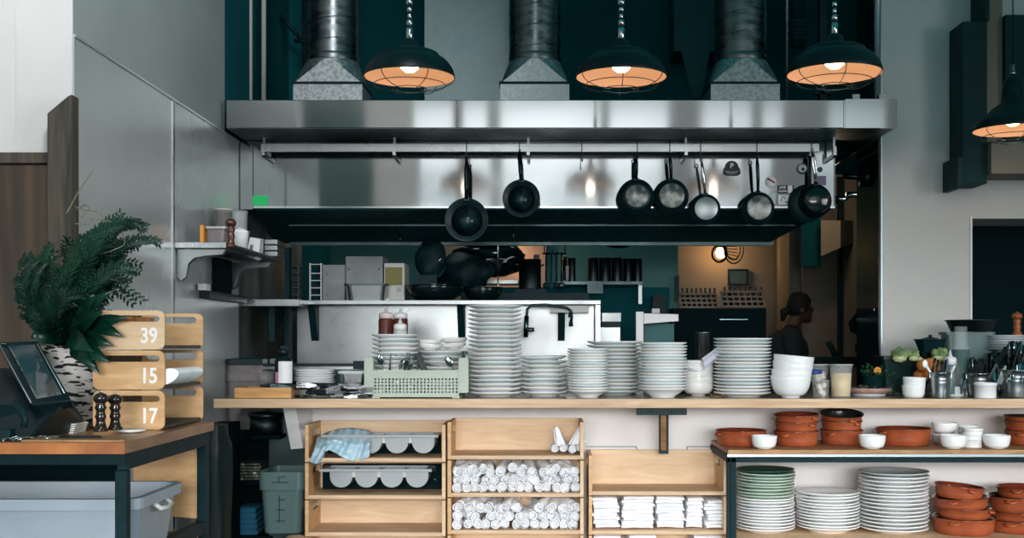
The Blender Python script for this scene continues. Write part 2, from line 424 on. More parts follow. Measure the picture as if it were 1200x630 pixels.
# pot rail
YRL = 5.95
r0 = P(306,173,YRL); r1 = P(960,173,YRL)
MB().box((r0.x,YRL-.004,ZP(178,YRL)),(r1.x,YRL+.008,ZP(168,YRL))).build('pot_rail', 'steel_bright', hood, bevel=.002)
for px in (309,462,619,804,978):
    w = MB(); x = XP(px,YRL)
    w.box((x-.008,YRL-.01,ZP(184,YRL)),(x+.008,YRL-.005,ZP(172,YRL))); w.box((x-.008,YRL+.008,ZP(184,YRL)),(x+.008,YK,ZP(180,YRL))); w.box((x-.006,YRL+.009,ZP(180,YRL)),(x+.006,YRL+.03,ZB))
    w.box((x-.008,YRL-.01,ZP(184,YRL)),(x+.008,YRL+.01,ZP(182,YRL)))
    w.build('rail_bracket', 'steel_bright', hood)
# stickers
def sticker(px0, px1, py0, py1, m, rnd=False, dz=0):
    w = MB(); c = P((px0+px1)/2, (py0+py1)/2, YK-.0015-dz)
    if rnd: w.lathe([(0,0),(S((px1-px0)/2,YK),0),(S((px1-px0)/2,YK),.0014),(0,.0014)], 28, Matrix.Translation(c)@Matrix.Rotation(PI/2,4,'X'))
    else: w.prism(rrect(XP(px0,YK),XP(px1,YK),ZP(py1,YK),ZP(py0,YK),.003,2), YK-.0015-dz, YK-.0002-dz)
    return w.build('sticker', m, hood)
sticker(295,314,229,241,'green_tape')
# crest
w = MB(); c = P(857.5,197,YK-.002); T = Matrix.Translation(c)@FACE
pts = []
for i in range(72):
    a = 2*PI*i/72; r = .036*(1+.06*math.cos(18*a)); 
    if a > PI*1.1 and a < PI*1.9: r *= .92
    pts.append((r*math.cos(a), r*math.sin(a)*.98+.004))
w.prism(pts, -.001, .001, 'z', 0, T)
w.prism([(-.044,-.004),(-.036,.006),(.036,.006),(.044,-.004),(.046,-.03),(.03,-.04),(-.03,-.04),(-.046,-.03)], -.0012, .0012, 'z', 0, T)
cr = w.build('sticker', 'print_black', hood); cr['label'] = 'black scalloped crest sticker'
e = text_mesh('P', .036, 'sticker_letter', 'print_white', hood, Matrix.Translation(c-hood.location+Vector((0,-.002,.012)))@FACE)
w = MB(); w.tube([c+Vector((-.034+.0068*i,-.002,-.016-.004*math.sin(PI*i/10))) for i in range(11)], .0015, 4); w.tube([c+Vector((-.028+.0056*i,-.002,-.024-.004*math.sin(PI*i/10))) for i in range(11)], .0012, 4)
w.build('sticker_banner', 'print_white', hood)
s = sticker(933.5,946.5,191,204,'print_blue',True); s['label'] = 'round blue and white badge sticker'
w = MB().lathe([(0,0),(S(5,YK),0),(S(5,YK),.001),(0,.001)],24,Matrix.Translation(P(940,197,YK-.0025))@Matrix.Rotation(PI/2,4,'X')); w.build('sticker', 'print_white', hood)
w = MB().blob(P(941,198,YK-.004), .008, 3, .4, 2, 2, (1,.1,1)); w.build('sticker', 'print_black', hood)
sticker(896.5,909.5,206,220,'print_white',True)
w = MB(); w.tube([P(899,209,YK-.003),P(903,211,YK-.003),P(908,214,YK-.003)], .005, 6); w.build('sticker', 'print_red', hood)
sticker(911,930.5,217,226.5,'print_black'); sticker(923,928.5,217.5,226,'print_white',dz=.0015)
text_mesh('LIVE', .018, 'sticker_letter', 'print_white', hood, Matrix.Translation(P(917,219.6,YK-.0035)-hood.location)@FACE)
text_mesh('CLEAN', .014, 'sticker_letter', 'print_white', hood, Matrix.Translation(P(917,223.8,YK-.0035)-hood.location)@FACE)
sticker(912,929,228.5,239.5,'print_white'); 
w = MB(); w.tube(arc(P(915,236,YK-.003),P(920,233,YK-.003),(0,0,.02),6), .0018, 5); w.box(P(920,237,YK-.003),P(926,236,YK-.002)); w.build('sticker', 'print_black', hood)
sticker(901,909,226,239,'porcelain_grey'); sticker(935.5,946,220,232,'print_red'); sticker(937,945,221.5,231,'print_white',dz=.0015)
sticker(932,939,232,240,'print_white',True); sticker(958,964,192,205,'print_blue',True); sticker(958,968,206,217,'print_lilac')
# overhead supports / pipes
for i,(px,Y,r,m,nm,lab) in enumerate(((293,6.3,.0135,'pale_plastic','riser_pipe','pale vertical riser pipe standing highest beside the hood end'),(309,6.4,.014,'pale_plastic','riser_pipe','duller vertical pipe between the pale riser and the first duct'),
     (1028,5.95,.017,'frame_edge','hanger_strut','bright steel strut holding the hood at its open end'),(966,6.2,.008,'frame_edge','hanger_strut','thin steel strut above the hood behind the third lamp'),(922,6.4,.009,'galv','hanger_strut','thin grey strut between third duct and third lamp'))):
    w = MB(); w.tube([(XP(px,Y),Y,ZT-.004),(XP(px,Y),Y,4.3)], r, 10)
    tag(w.build(nm, m), lab, 'pipe' if i<2 else 'strut')
for k,(px,a) in enumerate(((1002,'small steel hanger block on the hood top nearer the lamp'),(1033,'small steel hanger block at the hood corner'))):
    w = MB(); p = P(px,112,5.85); w.box((p.x-.018,p.y-.02,ZT-.002),(p.x+.02,p.y+.02,ZP(111,5.85))); w.box((p.x-.02,p.y-.03,ZT-.002),(p.x+.03,p.y+.03,ZT+.012))
    tag(w.build('hanger_block','galv',bevel=.002), a, 'bracket')
w = MB(); w.box((XP(961,6.1),6.1,ZT-.004),(XP(969,6.1),6.16,4.3)); w.box((XP(955,6.1),6.1,ZP(110,6.1)),(XP(975,6.1),6.15,ZP(107,6.1)))
tag(w.build('strut_channel','frame_paint'), 'dark channel strut standing on the hood behind the third lamp', 'strut')
# ================================================================== DUCTS
def duct(px, label, slope, ph):
    Y = 6.25; x = XP(px,Y); t = thing('exhaust_duct', label, 'duct', (x,Y,ZT))
    b = S(39.5,Y); zb = ZP(104,Y); zt = ZP(72,Y); r = S(30,Y)
    MB().box((x-b,Y-b*.8,ZT-.004),(x+b,Y+b*.8,zb)).build('collar_box', 'galv', t)
    MB().box((x-b-.006,Y-b*.8-.006,zb-.006),(x+b+.006,Y+b*.8+.006,zb+.006)).build('flange', 'frame_paint', t)
    w = MB(); n = 32; k = len(w.v)
    n = 32; cc = [(x-b*.98,Y-b*.78,zb),(x+b*.98,Y-b*.78,zb),(x+b*.98,Y+b*.78,zb),(x-b*.98,Y+b*.78,zb)]
    ring = [(x+r*.98*math.cos(2*PI*i/n-PI/2), Y+r*.98*math.sin(2*PI*i/n-PI/2), zt) for i in range(n)]
    o_ = len(w.v); w.add(cc+ring, [(0,1,4+0),(1,2,4+8),(2,3,4+16),(3,0,4+24)])
    fs = []
    for q_,cn in ((0,1),(1,2),(2,3),(3,0)):
        for i in range(8): fs.append((cn, 4+(q_*8+i)%n, 4+(q_*8+i+1)%n))
    w.add(cc+ring, fs, 0, True)
    w.build('transition', 'galv', t)
    w = MB(); w.lathe([(r,zt-.005),(r,4.3)], 40, c=(x,Y,0)); 
    pitch = S(24,Y)
    pts = []
    nn = int((4.3-zt)/pitch*36)
    for i in range(nn):
        a = ph+i*2*PI/36; pts.append((x+(r+.0005)*math.cos(a), Y+(r+.0005)*math.sin(a), zt+.01+pitch*i/36))
    w.tube(pts, .0028, 5)
    w.lathe([(r+.003,zt-.012),(r+.004,zt+.0),(r+.004,zt+.02),(r+.001,zt+.025)], 40, c=(x,Y,0))
    w.build('spiral_pipe', 'galv_duct', t)
duct(390,'grey spiral duct rising from the hood nearest the steel wall',1,0)
duct(627,'grey spiral duct rising from the middle of the hood',1,2.0)
duct(868,'grey spiral duct rising from the hood between second and third lamp',1,4.0)
w = MB().box(P(497,150,7.0),P(597,-120,7.05)); 
tag(w.build('sheet_metal_panel','galv_panel',bevel=.003),'weathered galvanized sheet hanging behind the first two ducts','panel')
w = MB(); c = P(815,118,6.7)
for sx in (0,): w.add([P(798,60,6.8),P(832,60,6.8),P(822,114,6.8),P(812,114,6.8),P(798,60,7.0),P(832,60,7.0),P(822,114,7.0),P(812,114,7.0)],[(0,1,2,3),(4,7,6,5),(0,4,5,1),(2,6,7,3),(0,3,7,4),(1,5,6,2)])
w.box(P(790,60,6.8),P(860,-80,7.1)); 
tag(w.build('fan_housing','iron'),'dark tapered fan housing behind the third duct','fan housing')
w = MB(); 
for i in range(5): w.lathe([(S(9,6.9),0),(S(10,6.9),.01),(S(9,6.9),.02)],20,c=P(935,28+i*5,6.9))
w.lathe([(0,0),(S(8,6.9),0),(S(8,6.9),1.2),(0,1.2)],20,c=P(935,55,6.9))
w.lathe([(0,0),(S(6,6.9),0),(S(6,6.9),1.3),(0,1.3)],16,c=P(935,30,6.9)); tag(w.build('flexible_duct','iron'),'dark ribbed flexible duct behind the third lamp','duct')
w = MB(); w.tube([P(320,10,7.0),P(355,48,7.0)],.012,8); w.tube([P(356,-40,7.0),P(356,112,7.0)],.01,8); w.tube([P(345,48,6.95),P(360,48,6.95)],.012,8)
tag(w.build('cable_conduit','black'),'thin dark conduit with a diagonal branch behind the first duct','conduit')

# ================================================================== PENDANT LAMPS
def lamp(px, py, Rpx, Y, label, tall=False, power=5, ang=0.0):
    c = P(px, py, Y); Rr = S(Rpx, Y); t = thing('pendant_lamp', label, 'lamp', c, 'caged black pendant lamps')
    k = Rr/.196
    prof = [(1,0),(1.005,.005),(.985,.02),(.95,.04),(.88,.060),(.80,.076),(.72,.086),(.665,.091),(.64,.103),(.55,.112),(.40,.120),(.25,.126),(.2,.132),(.17,.158),(.12,.165),(0,.166)]
    if tall: prof = [(1,0),(1.005,.005),(.965,.03),(.90,.05),(.80,.068),(.66,.084),(.60,.095),(.54,.11),(.42,.125),(.30,.14),(.27,.2),(.22,.25),(.12,.28),(0,.285)]
    outp = [(r*.196, z) for r, z in prof]
    shd = MB().lathe([(r*k,z*k) for r,z in outp], 48).build('lamp_shade','shade_out',t,local=True)
    inn = [(.99,.001),(.965,.02),(.93,.036),(.86,.054),(.78,.069),(.70,.079),(.64,.084),(.55,.09),(.40,.1),(.2,.106),(0,.107)]
    MB().lathe([(r*.196*k,z*k) for r,z in inn], 48).build('shade_lining','shade_in',shd,local=True)
    MB().lathe([(.19*k+.003*math.cos(a), .002+.003*math.sin(a)) for a in [2*PI*i/8 for i in range(9)]], 48).build('rim','black',t,local=True) if False else None
    w = MB()
    w.lathe([(0,.0),(.02*k,.003),(.038*k,.016),(.044*k,.036),(.038*k,.056),(.02*k,.075),(.014*k,.09),(0,.092)], 20, c=(0,0,.022*k))
    w.build('bulb','bulb',t,local=True)
    w = MB(); dz = -.055*k
    for i in range(6):
        a = ang+i*PI/3; pts = []
        for j in range(9):
            q = j/8; pts.append((math.cos(a)*.196*k*math.cos(q*PI/2*.82), math.sin(a)*.196*k*math.cos(q*PI/2*.82), dz*math.sin(q*PI/2)))
        w.tube(pts, .0017, 5)
    for rr, zz in ((.155,-.032),(.075,-.05),(.055,-.055)):
        w.tube([(rr*k*math.cos(a), rr*k*math.sin(a), zz*k) for a in [2*PI*i/36 for i in range(37)]], .0017, 5, caps=False)
    w.build('wire_cage','black',t,local=True)
    zt = (.166 if not tall else .285)*k
    w = MB(); n = 5
    for i,(z0,z1,r) in enumerate(((0,.045,.011),(.055,.075,.010),(.082,.1,.007),(.108,.125,.0085),(.135,.155,.011))):
        if tall: z0*=.3; z1*=.3
        w.lathe([(0,z0),(r*1.0,z0),(r*1.25,z0+.004),(r*1.25,z1-.004),(r*1.0,z1),(0,z1)], 12, c=(0,0,zt))
    w.build('ball_chain','chrome',t,local=True)
    w = MB(); w.tube([(0,0,zt),(0,0,3.9-c.z)], .003, 6); w.build('cord','black',t,local=True)
    L = bpy.data.lights.new('lamp_bulb_light','POINT'); L.energy = power; L.color = (1,.82,.68); L.shadow_soft_size = .03
    lo = bpy.data.objects.new('lamp_bulb_light', L); COL.link(lo); lo.location = c+Vector((0,0,-.02*k)); 
    return t
lamp(480,91,53,4.5,'black caged pendant lamp hanging nearest the first duct',power=.5)
lamp(728,91,53,4.5,'black caged pendant lamp hanging over the middle between two ducts',power=.55,ang=.5)
lamp(978,87,55,4.45,'black caged pendant lamp hanging over the hood end joint',power=.6,ang=.52)
lamp(1187,153,45,5.45,'black caged pendant lamp in front of the grey wall cabinet',tall=True,power=.7,ang=.5)

# ================================================================== upper right dark frame
Y = 5.95
t = thing('wall_cabinet', 'dark open wall-mounted frame cabinet above the doorway', 'cabinet', P(1160,200,Y))
MB().box((XP(1128,Y),Y,ZP(215,Y)),(XP(1157,Y),YR-.002,ZP(25,Y))).build('side_post','cab_paint',t,bevel=.004)
MB().box((XP(1120,Y),Y-.02,ZP(220,Y)),(XP(1128,Y)-.001,YR-.002,ZP(184,Y))).build('side_bracket','cab_paint',t,bevel=.004)
MB().box((XP(1157,Y)+.001,Y+.06,ZP(165,Y)),(XP(1180,Y),YR-.002,ZP(-90,Y))).build('back_panel','taupe',t)
MB().box((XP(1180,Y)+.001,Y+.02,ZP(165,Y)),(2.9,YR-.002,ZP(16,Y))).build('door_panel','cab_paint',t)
MB().box((XP(1157,Y)+.001,Y-.05,ZP(205,Y)),(2.9,YR-.002,ZP(169,Y))).build('lower_shelf','taupe',t,bevel=.003)
MB().box((XP(1154,Y),Y-.02,ZP(25,Y)),(XP(1158,Y),YR-.002,ZP(-90,Y))).build('upright','cab_paint',t)
# ================================================================== COUNTER
ZC = ZP(467,5.2)
t = MB(); t.box((XP(250,5.2),5.2,ZP(478,5.2)),(3.2,5.745,ZC))
t.m[1] = 1; ctr = t.build('countertop', ['counter_edge','counter_top'], bevel=.003); tag(ctr,'long pale butcher block countertop carrying the plate stacks','countertop')
Yb = 5.42
t = thing('counter_bracket','black steel T bracket with a wooden stay under the countertop','bracket',P(775,531,Yb))
w = MB(); w.box((XP(746,5.23),5.23,ZP(486,5.23)),(XP(805,5.23),5.26,ZP(478.5,5.23))); 
for q in (752,764,787,799): w.lathe([(0,0),(.004,0),(.004,.003),(0,.003)],8,Matrix.Translation(P(q,482,5.227))@Matrix.Rotation(-PI/2,4,'X'))
w.build('flange','black',t)
w = MB(); w.box((XP(772,5.5),5.48,ZP(531,5.5)),(XP(783,5.5),5.5,ZP(480,5.5))); w.build('strap','black',t)
w = MB(); p0 = P(777.5,527,5.47); p1 = P(777.5,482,5.27)
w.hexa([p0+Vector((-.012,-.01,0)),p0+Vector((.012,-.01,0)),p0+Vector((.012,.008,0)),p0+Vector((-.012,.008,0)),p1+Vector((-.012,-.01,0)),p1+Vector((.012,-.01,0)),p1+Vector((.012,.012,0)),p1+Vector((-.012,.012,0))])
w.build('wooden_stay','ply_dark',t)

# ================================================================== CRATES UNDER THE COUNTER
def crate(x0, x1, z0, ztop, Yf, Yb, label, slot='left', name='wooden_crate', sidem='ply'):
    t = thing(name, label, 'crate', ((x0+x1)/2,(Yf+Yb)/2,z0), 'open wooden crates under the counter')
    th = .016
    MB().box((x0+th,Yf,z0),(x1-th,Yb-th,z0+.018)).build('bottom_board','counter_edge',t,bevel=.002)
    MB().box((x0+th,Yb-th,z0),(x1-th,Yb,ztop)).build('back_panel','ply',t)
    for side in (0,1):
        xa, xb = (x0,x0+th) if side == 0 else (x1-th,x1)
        w = MB(); ys = Yf+.11; ye = Yb-.04; zs = ztop-.062; ze = ztop-.028
        w.box((xa,Yf,z0),(xb,ys,ztop)); w.box((xa,ye,z0),(xb,Yb,ztop)); w.box((xa,ys,z0),(xb,ye,zs)); w.box((xa,ys,ze),(xb,ye,ztop))
        w.build('end_panel','crate_wood' if side==0 else 'ply',t)
        w = MB(); xq = xa+th/2
    return t
Yf, Ybk = 5.3, 5.60
def cx(px): return XP(px,Yf)
def cz(py): return ZP(py,Yf)
rowsL = [(541,497.5),(584.5,542.5),(628,586),(672,629.5)]
rowsM = [(538,494.5),(582,539.5),(625.5,583.5),(669,627)]
rowsR = [(580,533.5),(626,581.5),(671,627.5)]
nm = ['topmost','second','third','lowest']
for i,(b,a) in enumerate(rowsL):
    crate(cx(357.5),cx(522),cz(b),cz(a),Yf,Ybk,['topmost wooden crate of the column holding grey trays, blue cloth inside','second wooden crate down, holding an uncovered grey four-cup tray','empty open wooden crate directly under the grey tray crates','lowest visible crate, under the empty open wooden crate'][i])
for i,(b,a) in enumerate(rowsM):
    crate(cx(524.5),cx(684),cz(b),cz(a),Yf,Ybk,['topmost crate of the napkin roll column, nearly empty','wooden crate packed with napkin rolls, directly under the nearly empty one','wooden crate with the lower pile of napkin rolls','lowest crate beneath the napkin roll crates'][i])
for i,(b,a) in enumerate(rowsR):
    crate(cx(690),cx(852),cz(b),cz(a),Yf,Ybk,['empty pale crate on top of the folded napkin crate','wooden crate holding stacks of folded white napkins','lowest crate under the folded napkin crate'][i])

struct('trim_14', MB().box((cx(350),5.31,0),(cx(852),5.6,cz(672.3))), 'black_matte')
# grey four-cup trays
def tray(x0, x1, zt, Yf_, label, n=4):
    t = thing('cup_tray', label, 'tray', ((x0+x1)/2,Yf_+.1,zt-.1), 'grey four-cup trays in the crates')
    L = x1-x0; r = S(13.2,Yf_); d = .15
    w = MB(); w.box((x0,Yf_-.006,zt-.014),(x1,Yf_,zt)); w.box((x0,Yf_+d,zt-.014),(x1,Yf_+d+.006,zt)); w.box((x0,Yf_,zt-.005),(x0+.03,Yf_+d,zt)); w.box((x1-.03,Yf_,zt-.005),(x1,Yf_+d,zt))
    w.build('rim','grey_plastic',t,bevel=.002)
    for i in range(n):
        cxx = x0+.10*L+(L*.9)*(i+.5)/n-.01
        w = MB()
        prof = [(-r,zt-.006)]+[(-r*math.cos(a), zt-.035-r*math.sin(a)) for a in [PI*j/14 for j in range(15)]]+[(r,zt-.006)]
        inner = [(p[0]*.93, (p[1]+.002)) for p in reversed(prof)]
        w.prism([(cxx+a,b) for a,b in prof], Yf_+.004, Yf_+.008)
        w.prism([(cxx+a,b) for a,b in prof], Yf_+d-.008, Yf_+d-.004)
        k = len(w.v); fs = []
        vs = [(cxx+a,Yf_+.008,b) for a,b in prof]+[(cxx+a,Yf_+d-.008,b) for a,b in prof]; m_ = len(prof)
        w.add(vs, [(j,j+1,m_+j+1,m_+j) for j in range(m_-1)], 0, True)
        w.build('cup','grey_plastic',t)
    w = MB()
    for i in range(n-1):
        cxx = x0+.10*L+(L*.9)*(i+1)/n-.01; w.box((cxx-.008,Yf_+.006,zt-.04),(cxx+.008,Yf_+.012,zt-.014))
    w.build('web','pale_plastic',t)
    return t
Yt = 5.34
tray(XP(374,Yt),XP(506,Yt),ZP(549,Yt),Yt,'uncovered grey four-cup tray in the second crate down')
tray(XP(376,Yt),XP(514,Yt),ZP(509,Yt),Yt,'grey four-cup tray half hidden under the blue cloth')
w = MB(); 
w.tube([P(505,553,5.36),P(512,549,5.36),P(520,551,5.4)],.004,6); w.tube([P(508,560,5.36),P(514,565,5.37)],.003,6)
tag(w.build('wire_whisk','chrome_dark'),'small wire tool lying beside the uncovered grey tray','utensil')
for (a,b,c_,d_,lb) in ((384,516,507,532,'dark board added as shade behind the cloth-covered grey tray'),(378,517,544,579,'dark board added as shade behind the uncovered grey tray')):  # thin dark boards stand in for the shade inside the tray crates
    tag(MB().box((XP(a,5.52),5.515,ZP(d_-1,5.52)),(XP(b,5.52),5.58,ZP(c_,5.52))).build('shade_board','black_matte',bevel=.004),lb,'box')
# blue cloth draped over the tray and crate edge
def cloth_pt(u, v):
    tx = 372+62*u; ty = 503-4*math.sin(PI*u*.9)+3*u+ (1-u)**3*9
    bx = 363+70*u; by = (541 if u < .22 else 541-(u-.22)*34 if u < .38 else 535.5+4.5*math.sin((u-.38)*PI/.62) - (u>.93)*14*(u-.93)/.07)
    if u < .22: by = 541+2*math.sin(u*14)
    elif u < .42: by = 527+ (abs(u-.32)*30)
    else: by = 530+10*math.sin((u-.42)/.58*PI*.85)
    px = tx+(bx-tx)*v; py = ty+(by-ty)*v**.9
    Yq = 5.42-.13*min(1,v*2.2)+.012*math.sin(u*22+v*3)+.008*math.sin(u*41+v*7)+.01*noise.noise(Vector((u*5,v*5,1)))
    return P(px,py,Yq)
w = MB().grid(cloth_pt,56,26)
tag(w.build('blue_cloth','blue_cloth',solid=.003),'pale blue cloth draped over the upper grey tray','cloth')

# napkin rolls
def roll_mesh(seed):
    r = random.Random(seed); w = MB(); L = .2; R = .024
    n = 18
    def surf(u, v):
        a = u*2*PI; rr = R*(1+.2*noise.noise(Vector((math.cos(a)*1.3, math.sin(a)*1.3, v*3+seed*5)))+.1*math.sin(a+seed)*.5)*(1+.06*math.sin(v*3+seed))
        return Vector((rr*math.cos(a), v*L, rr*math.sin(a)*.93))
    w.grid(surf, n, 8)
    # spiral end
    pts = []; rr0 = []
    for i in range(46):
        q = i/45; a = q*2*PI*2.0+seed; pts.append(Vector((R*(.15+.83*q)*math.cos(a), -.001+.016*(1-q)*((seed%3)+.4), R*.93*(.15+.83*q)*math.sin(a)))); rr0.append(.0026)
    w.tube(pts, rr0, 5)
    w.lathe([(0,0),(R*.97,0)], n, Matrix.Translation((0,.045,0))@Matrix.Rotation(-PI/2,4,'X'))
    w.lathe([(0,0),(R*.97,0)], n, Matrix.Translation((0,L,0))@Matrix.Rotation(-PI/2,4,'X'))
    return w.mesh('napkin_roll','linen')
RM = [roll_mesh(i) for i in range(5)]
ncount = 0
def place_roll(x, z, label, group, yaw=0, pitch=0, y=None, spin=None, sc_=1):
    global ncount
    o = bpy.data.objects.new('napkin_roll', RM[ncount%5]); COL.link(o); ncount += 1
    o.location = (x, (y if y is not None else 5.325+R_.uniform(-.006,.02)), z)
    o.rotation_mode = 'XYZ'; o.rotation_euler = (pitch, spin if spin is not None else R_.uniform(0,6), yaw); o.scale = (sc_,)*3
    # rotate spin about own axis first
    o.rotation_euler = (Euler((pitch,0,yaw)).to_matrix()@Euler((0,R_.uniform(0,6),0)).to_matrix()).to_euler()
    tag(o, label, 'napkin', group)
row_names = {1:['bottom layer','middle layer','upper layer','top layer']}
def fill(x0, x1, zbase, layers, crname, group, r=.0245):
    for li,(nroll, skip) in enumerate(layers):
        dx = (x1-x0-2*r)/(nroll-1) if nroll>1 else 0
        k = 0
        for i in range(nroll):
            if i in skip: continue
            k += 1
            x = x0+r+dx*i+R_.uniform(-.006,.006)
            if li%2: x = min(x1-r, max(x0+r, x+R_.uniform(-.01,.01)))
            z = zbase+r+li*r*1.62+R_.uniform(-.003,.003)
            yaw = R_.uniform(-.2,.2)*(1+li); pitch = R_.uniform(.0,.06)+.1*(li>1)
            if x < x0+.08: yaw = abs(yaw)*-1
            if x > x1-.08: yaw = abs(yaw)
            if x < x0+.08: yaw = min(yaw, 0)
            place_roll(x, z, 'white napkin roll, %s from the tray crates, %s, %s' % (ORDL[k-1], ['bottom layer','second layer','third layer','uppermost layer'][li], crname), group, yaw, pitch)
fill(cx(525)+.018,cx(684)-.018,cz(582)+.018,[(14,()),(13,()),(12,(5,)),],'fuller crate','napkin rolls in the fuller crate',.022)
for px,py,yw,pt,tx in ((536,548,-.35,.22,'with open end facing out near the crate end'),(553,546,.25,.2,'leaning beside the end roll'),(566,547,.1,.18,'beside the leaning one'),(600,545,-.1,.2,'wide and tilted, mid crate'),(613,547,.05,.2,'thin, mid crate'),(652,546,.15,.2,'tilted up, towards the pale crate')):
    place_roll(XP(px,5.33), ZP(py+3,5.33), 'napkin roll atop the fuller pile, '+tx, 'napkin rolls in the fuller crate', yw, -pt*.2, 5.34)
fill(cx(525)+.018,cx(684)-.018,cz(625.5)+.018,[(13,()),(12,()),(11,(3,6)),],'lower crate','napkin rolls in the lower crate',.023)
for px,py,yw,tx in ((551,595,.12,'tilted beside the crate end'),(571,593,-.1,'upright looking'),(585,593,.05,'beside the upright one'),(631,592,.1,'thick, past the gap'),(644,594,-.1,'beside the thick one'),(667,594,.15,'close to the pale crate side')):
    place_roll(XP(px,5.33), ZP(py+3,5.33), 'napkin roll atop the lower pile, '+tx, 'napkin rolls in the lower crate', yw, 0.03, 5.34)
# small bundle in the nearly empty crate: lower rolls and two standing ones
for i,(px,py) in enumerate(((650,526),(660,525),(671,526),(679,524),(655,519),(676,516))):
    place_roll(XP(px,5.36), ZP(py,5.36), 'napkin roll, %s of the small heap in the nearly empty crate' % ORDL[i], 'small heap of napkin rolls', R_.uniform(-.2,.0), 0, 5.37, sc_=.8)
def fan_napkin(px, py, lean, label):
    w = MB(); c = P(px,py,5.37)
    pts = []
    def f(u, v):
        a = (u-.5)*2; wd = .012+.014*(1-v)
        return c+Vector((a*wd+lean*v, .02*abs(a)+.01*math.sin(u*14), v*.088-.012*abs(a)*v))
    w.grid(f, 12, 8)
    tag(w.build('standing_napkin','linen',solid=.006), label, 'napkin')
fan_napkin(657,521,-.02,'standing white napkin tuft nearer the crate middle')
fan_napkin(673,521,.03,'standing white napkin tuft against the crate end')
# folded napkins
def folded_mesh(w_, d_, h_, seed):
    w = MB(); prof = []
    n = 10
    def f(u, v):
        x = (u-.5)*w_; 
        t = v*4
        # closed section around Y-Z
        a = v*2*PI; q = max(abs(math.cos(a)), abs(math.sin(a)))**.7
        y = math.cos(a)/q*d_/2; z = math.sin(a)/q*h_/2
        nz = .0025*noise.noise(Vector((x*22+seed*3, y*8, seed))) - (.002*(abs(u-.5)*2)**3)
        return Vector((x, y+.004*noise.noise(Vector((x*15,seed,0))), z+nz+h_/2))
    w.grid(f, n, 14)
    for u in (0,1):
        k = [f(u, j/14) for j in range(14)]
        w.add(k, [tuple(range(14))])
    return w.mesh('folded_napkin','linen')
def fold_stack(px0, px1, n, zb, ztp, desc, grp, dk=0):
    Yn = 5.44; w_ = S(px1-px0,5.33)*.94; h = (ztp-zb)/n
    ms = [folded_mesh(w_*(1+R_.uniform(-.04,.02)), .2, h*1.02, s_+px0) for s_ in range(3)]
    for i in range(n):
        o = bpy.data.objects.new('folded_napkin', ms[i%3]); COL.link(o)
        o.location = (XP((px0+px1)/2,5.34)+R_.uniform(-.005,.005), Yn+R_.uniform(-.012,.012), zb+h*i); o.rotation_euler = (0,R_.uniform(-.02,.02),R_.uniform(-.07,.07))
        tag(o, 'folded white napkin, %s %s' % (ORD[n-1-i] if n-1-i else 'topmost', desc), 'napkin', grp)
zb = cz(580.5+45)+.018+.002
for (a,b,n,tp,ds) in ((694.5,726,8,582,'in the napkin stack beside the roll crates'),(729,767.5,9,581,'in the wide stack second from the roll crates'),(769,803,9,581,'in the middle one of five stacks'),(805.5,825,8,582.5,'in the narrow stack fourth from the roll crates'),(826.5,849,8,585,'in the stack beside the metal plate shelf')):
    fold_stack(a,b,n,zb,ZP(tp+1,5.33),ds,'folded napkin stacks in the crate')
zb = cz(671)+.02
for (a,b,n,tp,ds) in ((695,730,3,628,'of the lowest crate, first pile from the roll crates'),(736,770,3,627,'of the lowest crate, second pile'),(812,848,3,628,'of the lowest crate, pile beside the metal shelf')):
    fold_stack(a,b,n,ZP(650,5.33),ZP(tp,5.33),ds,'folded napkins in the lowest crate')
tag(MB().box((cx(692),5.31,zb-.002),(cx(850),5.6,ZP(650.5,5.33))).build('napkin_box','card'),'cardboard box under the lowest folded napkins','box')

# ================================================================== METAL SHELF UNIT (right)
Ys, Ye = 5.1, 5.63
zsh = ZP(527,Ys); x0 = XP(856,Ys)
t = thing('metal_shelf_unit','dark steel angle shelf unit with wooden decks under the counter','shelf unit',(x0+.6,5.35,0))
w = MB(); w.box((x0-.01,Ys+.006,zsh-.02),(3.1,Ye,zsh)); w.build('upper_deck','ply_dark',t,bevel=.002)
w = MB(); w.box((x0-.014,Ys-.002,zsh-.030),(3.1,Ys+.004,zsh-.019)); w.build('front_trim','frame_edge',t)
w = MB(); w.box((x0-.014,Ys,zsh-.055),(3.1,Ys+.03,zsh-.034)); w.box((x0-.014,Ys,zsh-.055),(x0+.016,Ye,zsh-.022)); w.build('angle_frame','frame_paint',t,bevel=.002)
xl = x0-.014
for yy in (Ys,Ye-.035):
    w = MB(); w.box((xl,yy,0),(xl+.04,yy+.035,zsh-.035)); w.box((xl+.012,yy-.004,0),(xl+.018,yy,zsh-.035)); w.build('upright','frame_paint',t,bevel=.002)
zl = ZP(630,5.12)
w = MB(); w.box((xl+.04,Ys+.006,zl-.02),(3.1,Ye,zl)); w.build('lower_deck','ply',t,bevel=.002)
w = MB(); w.box((xl+.04,Ys,zl-.05),(3.1,Ys+.005,zl-.004)); w.build('lower_rail','frame_paint',t)

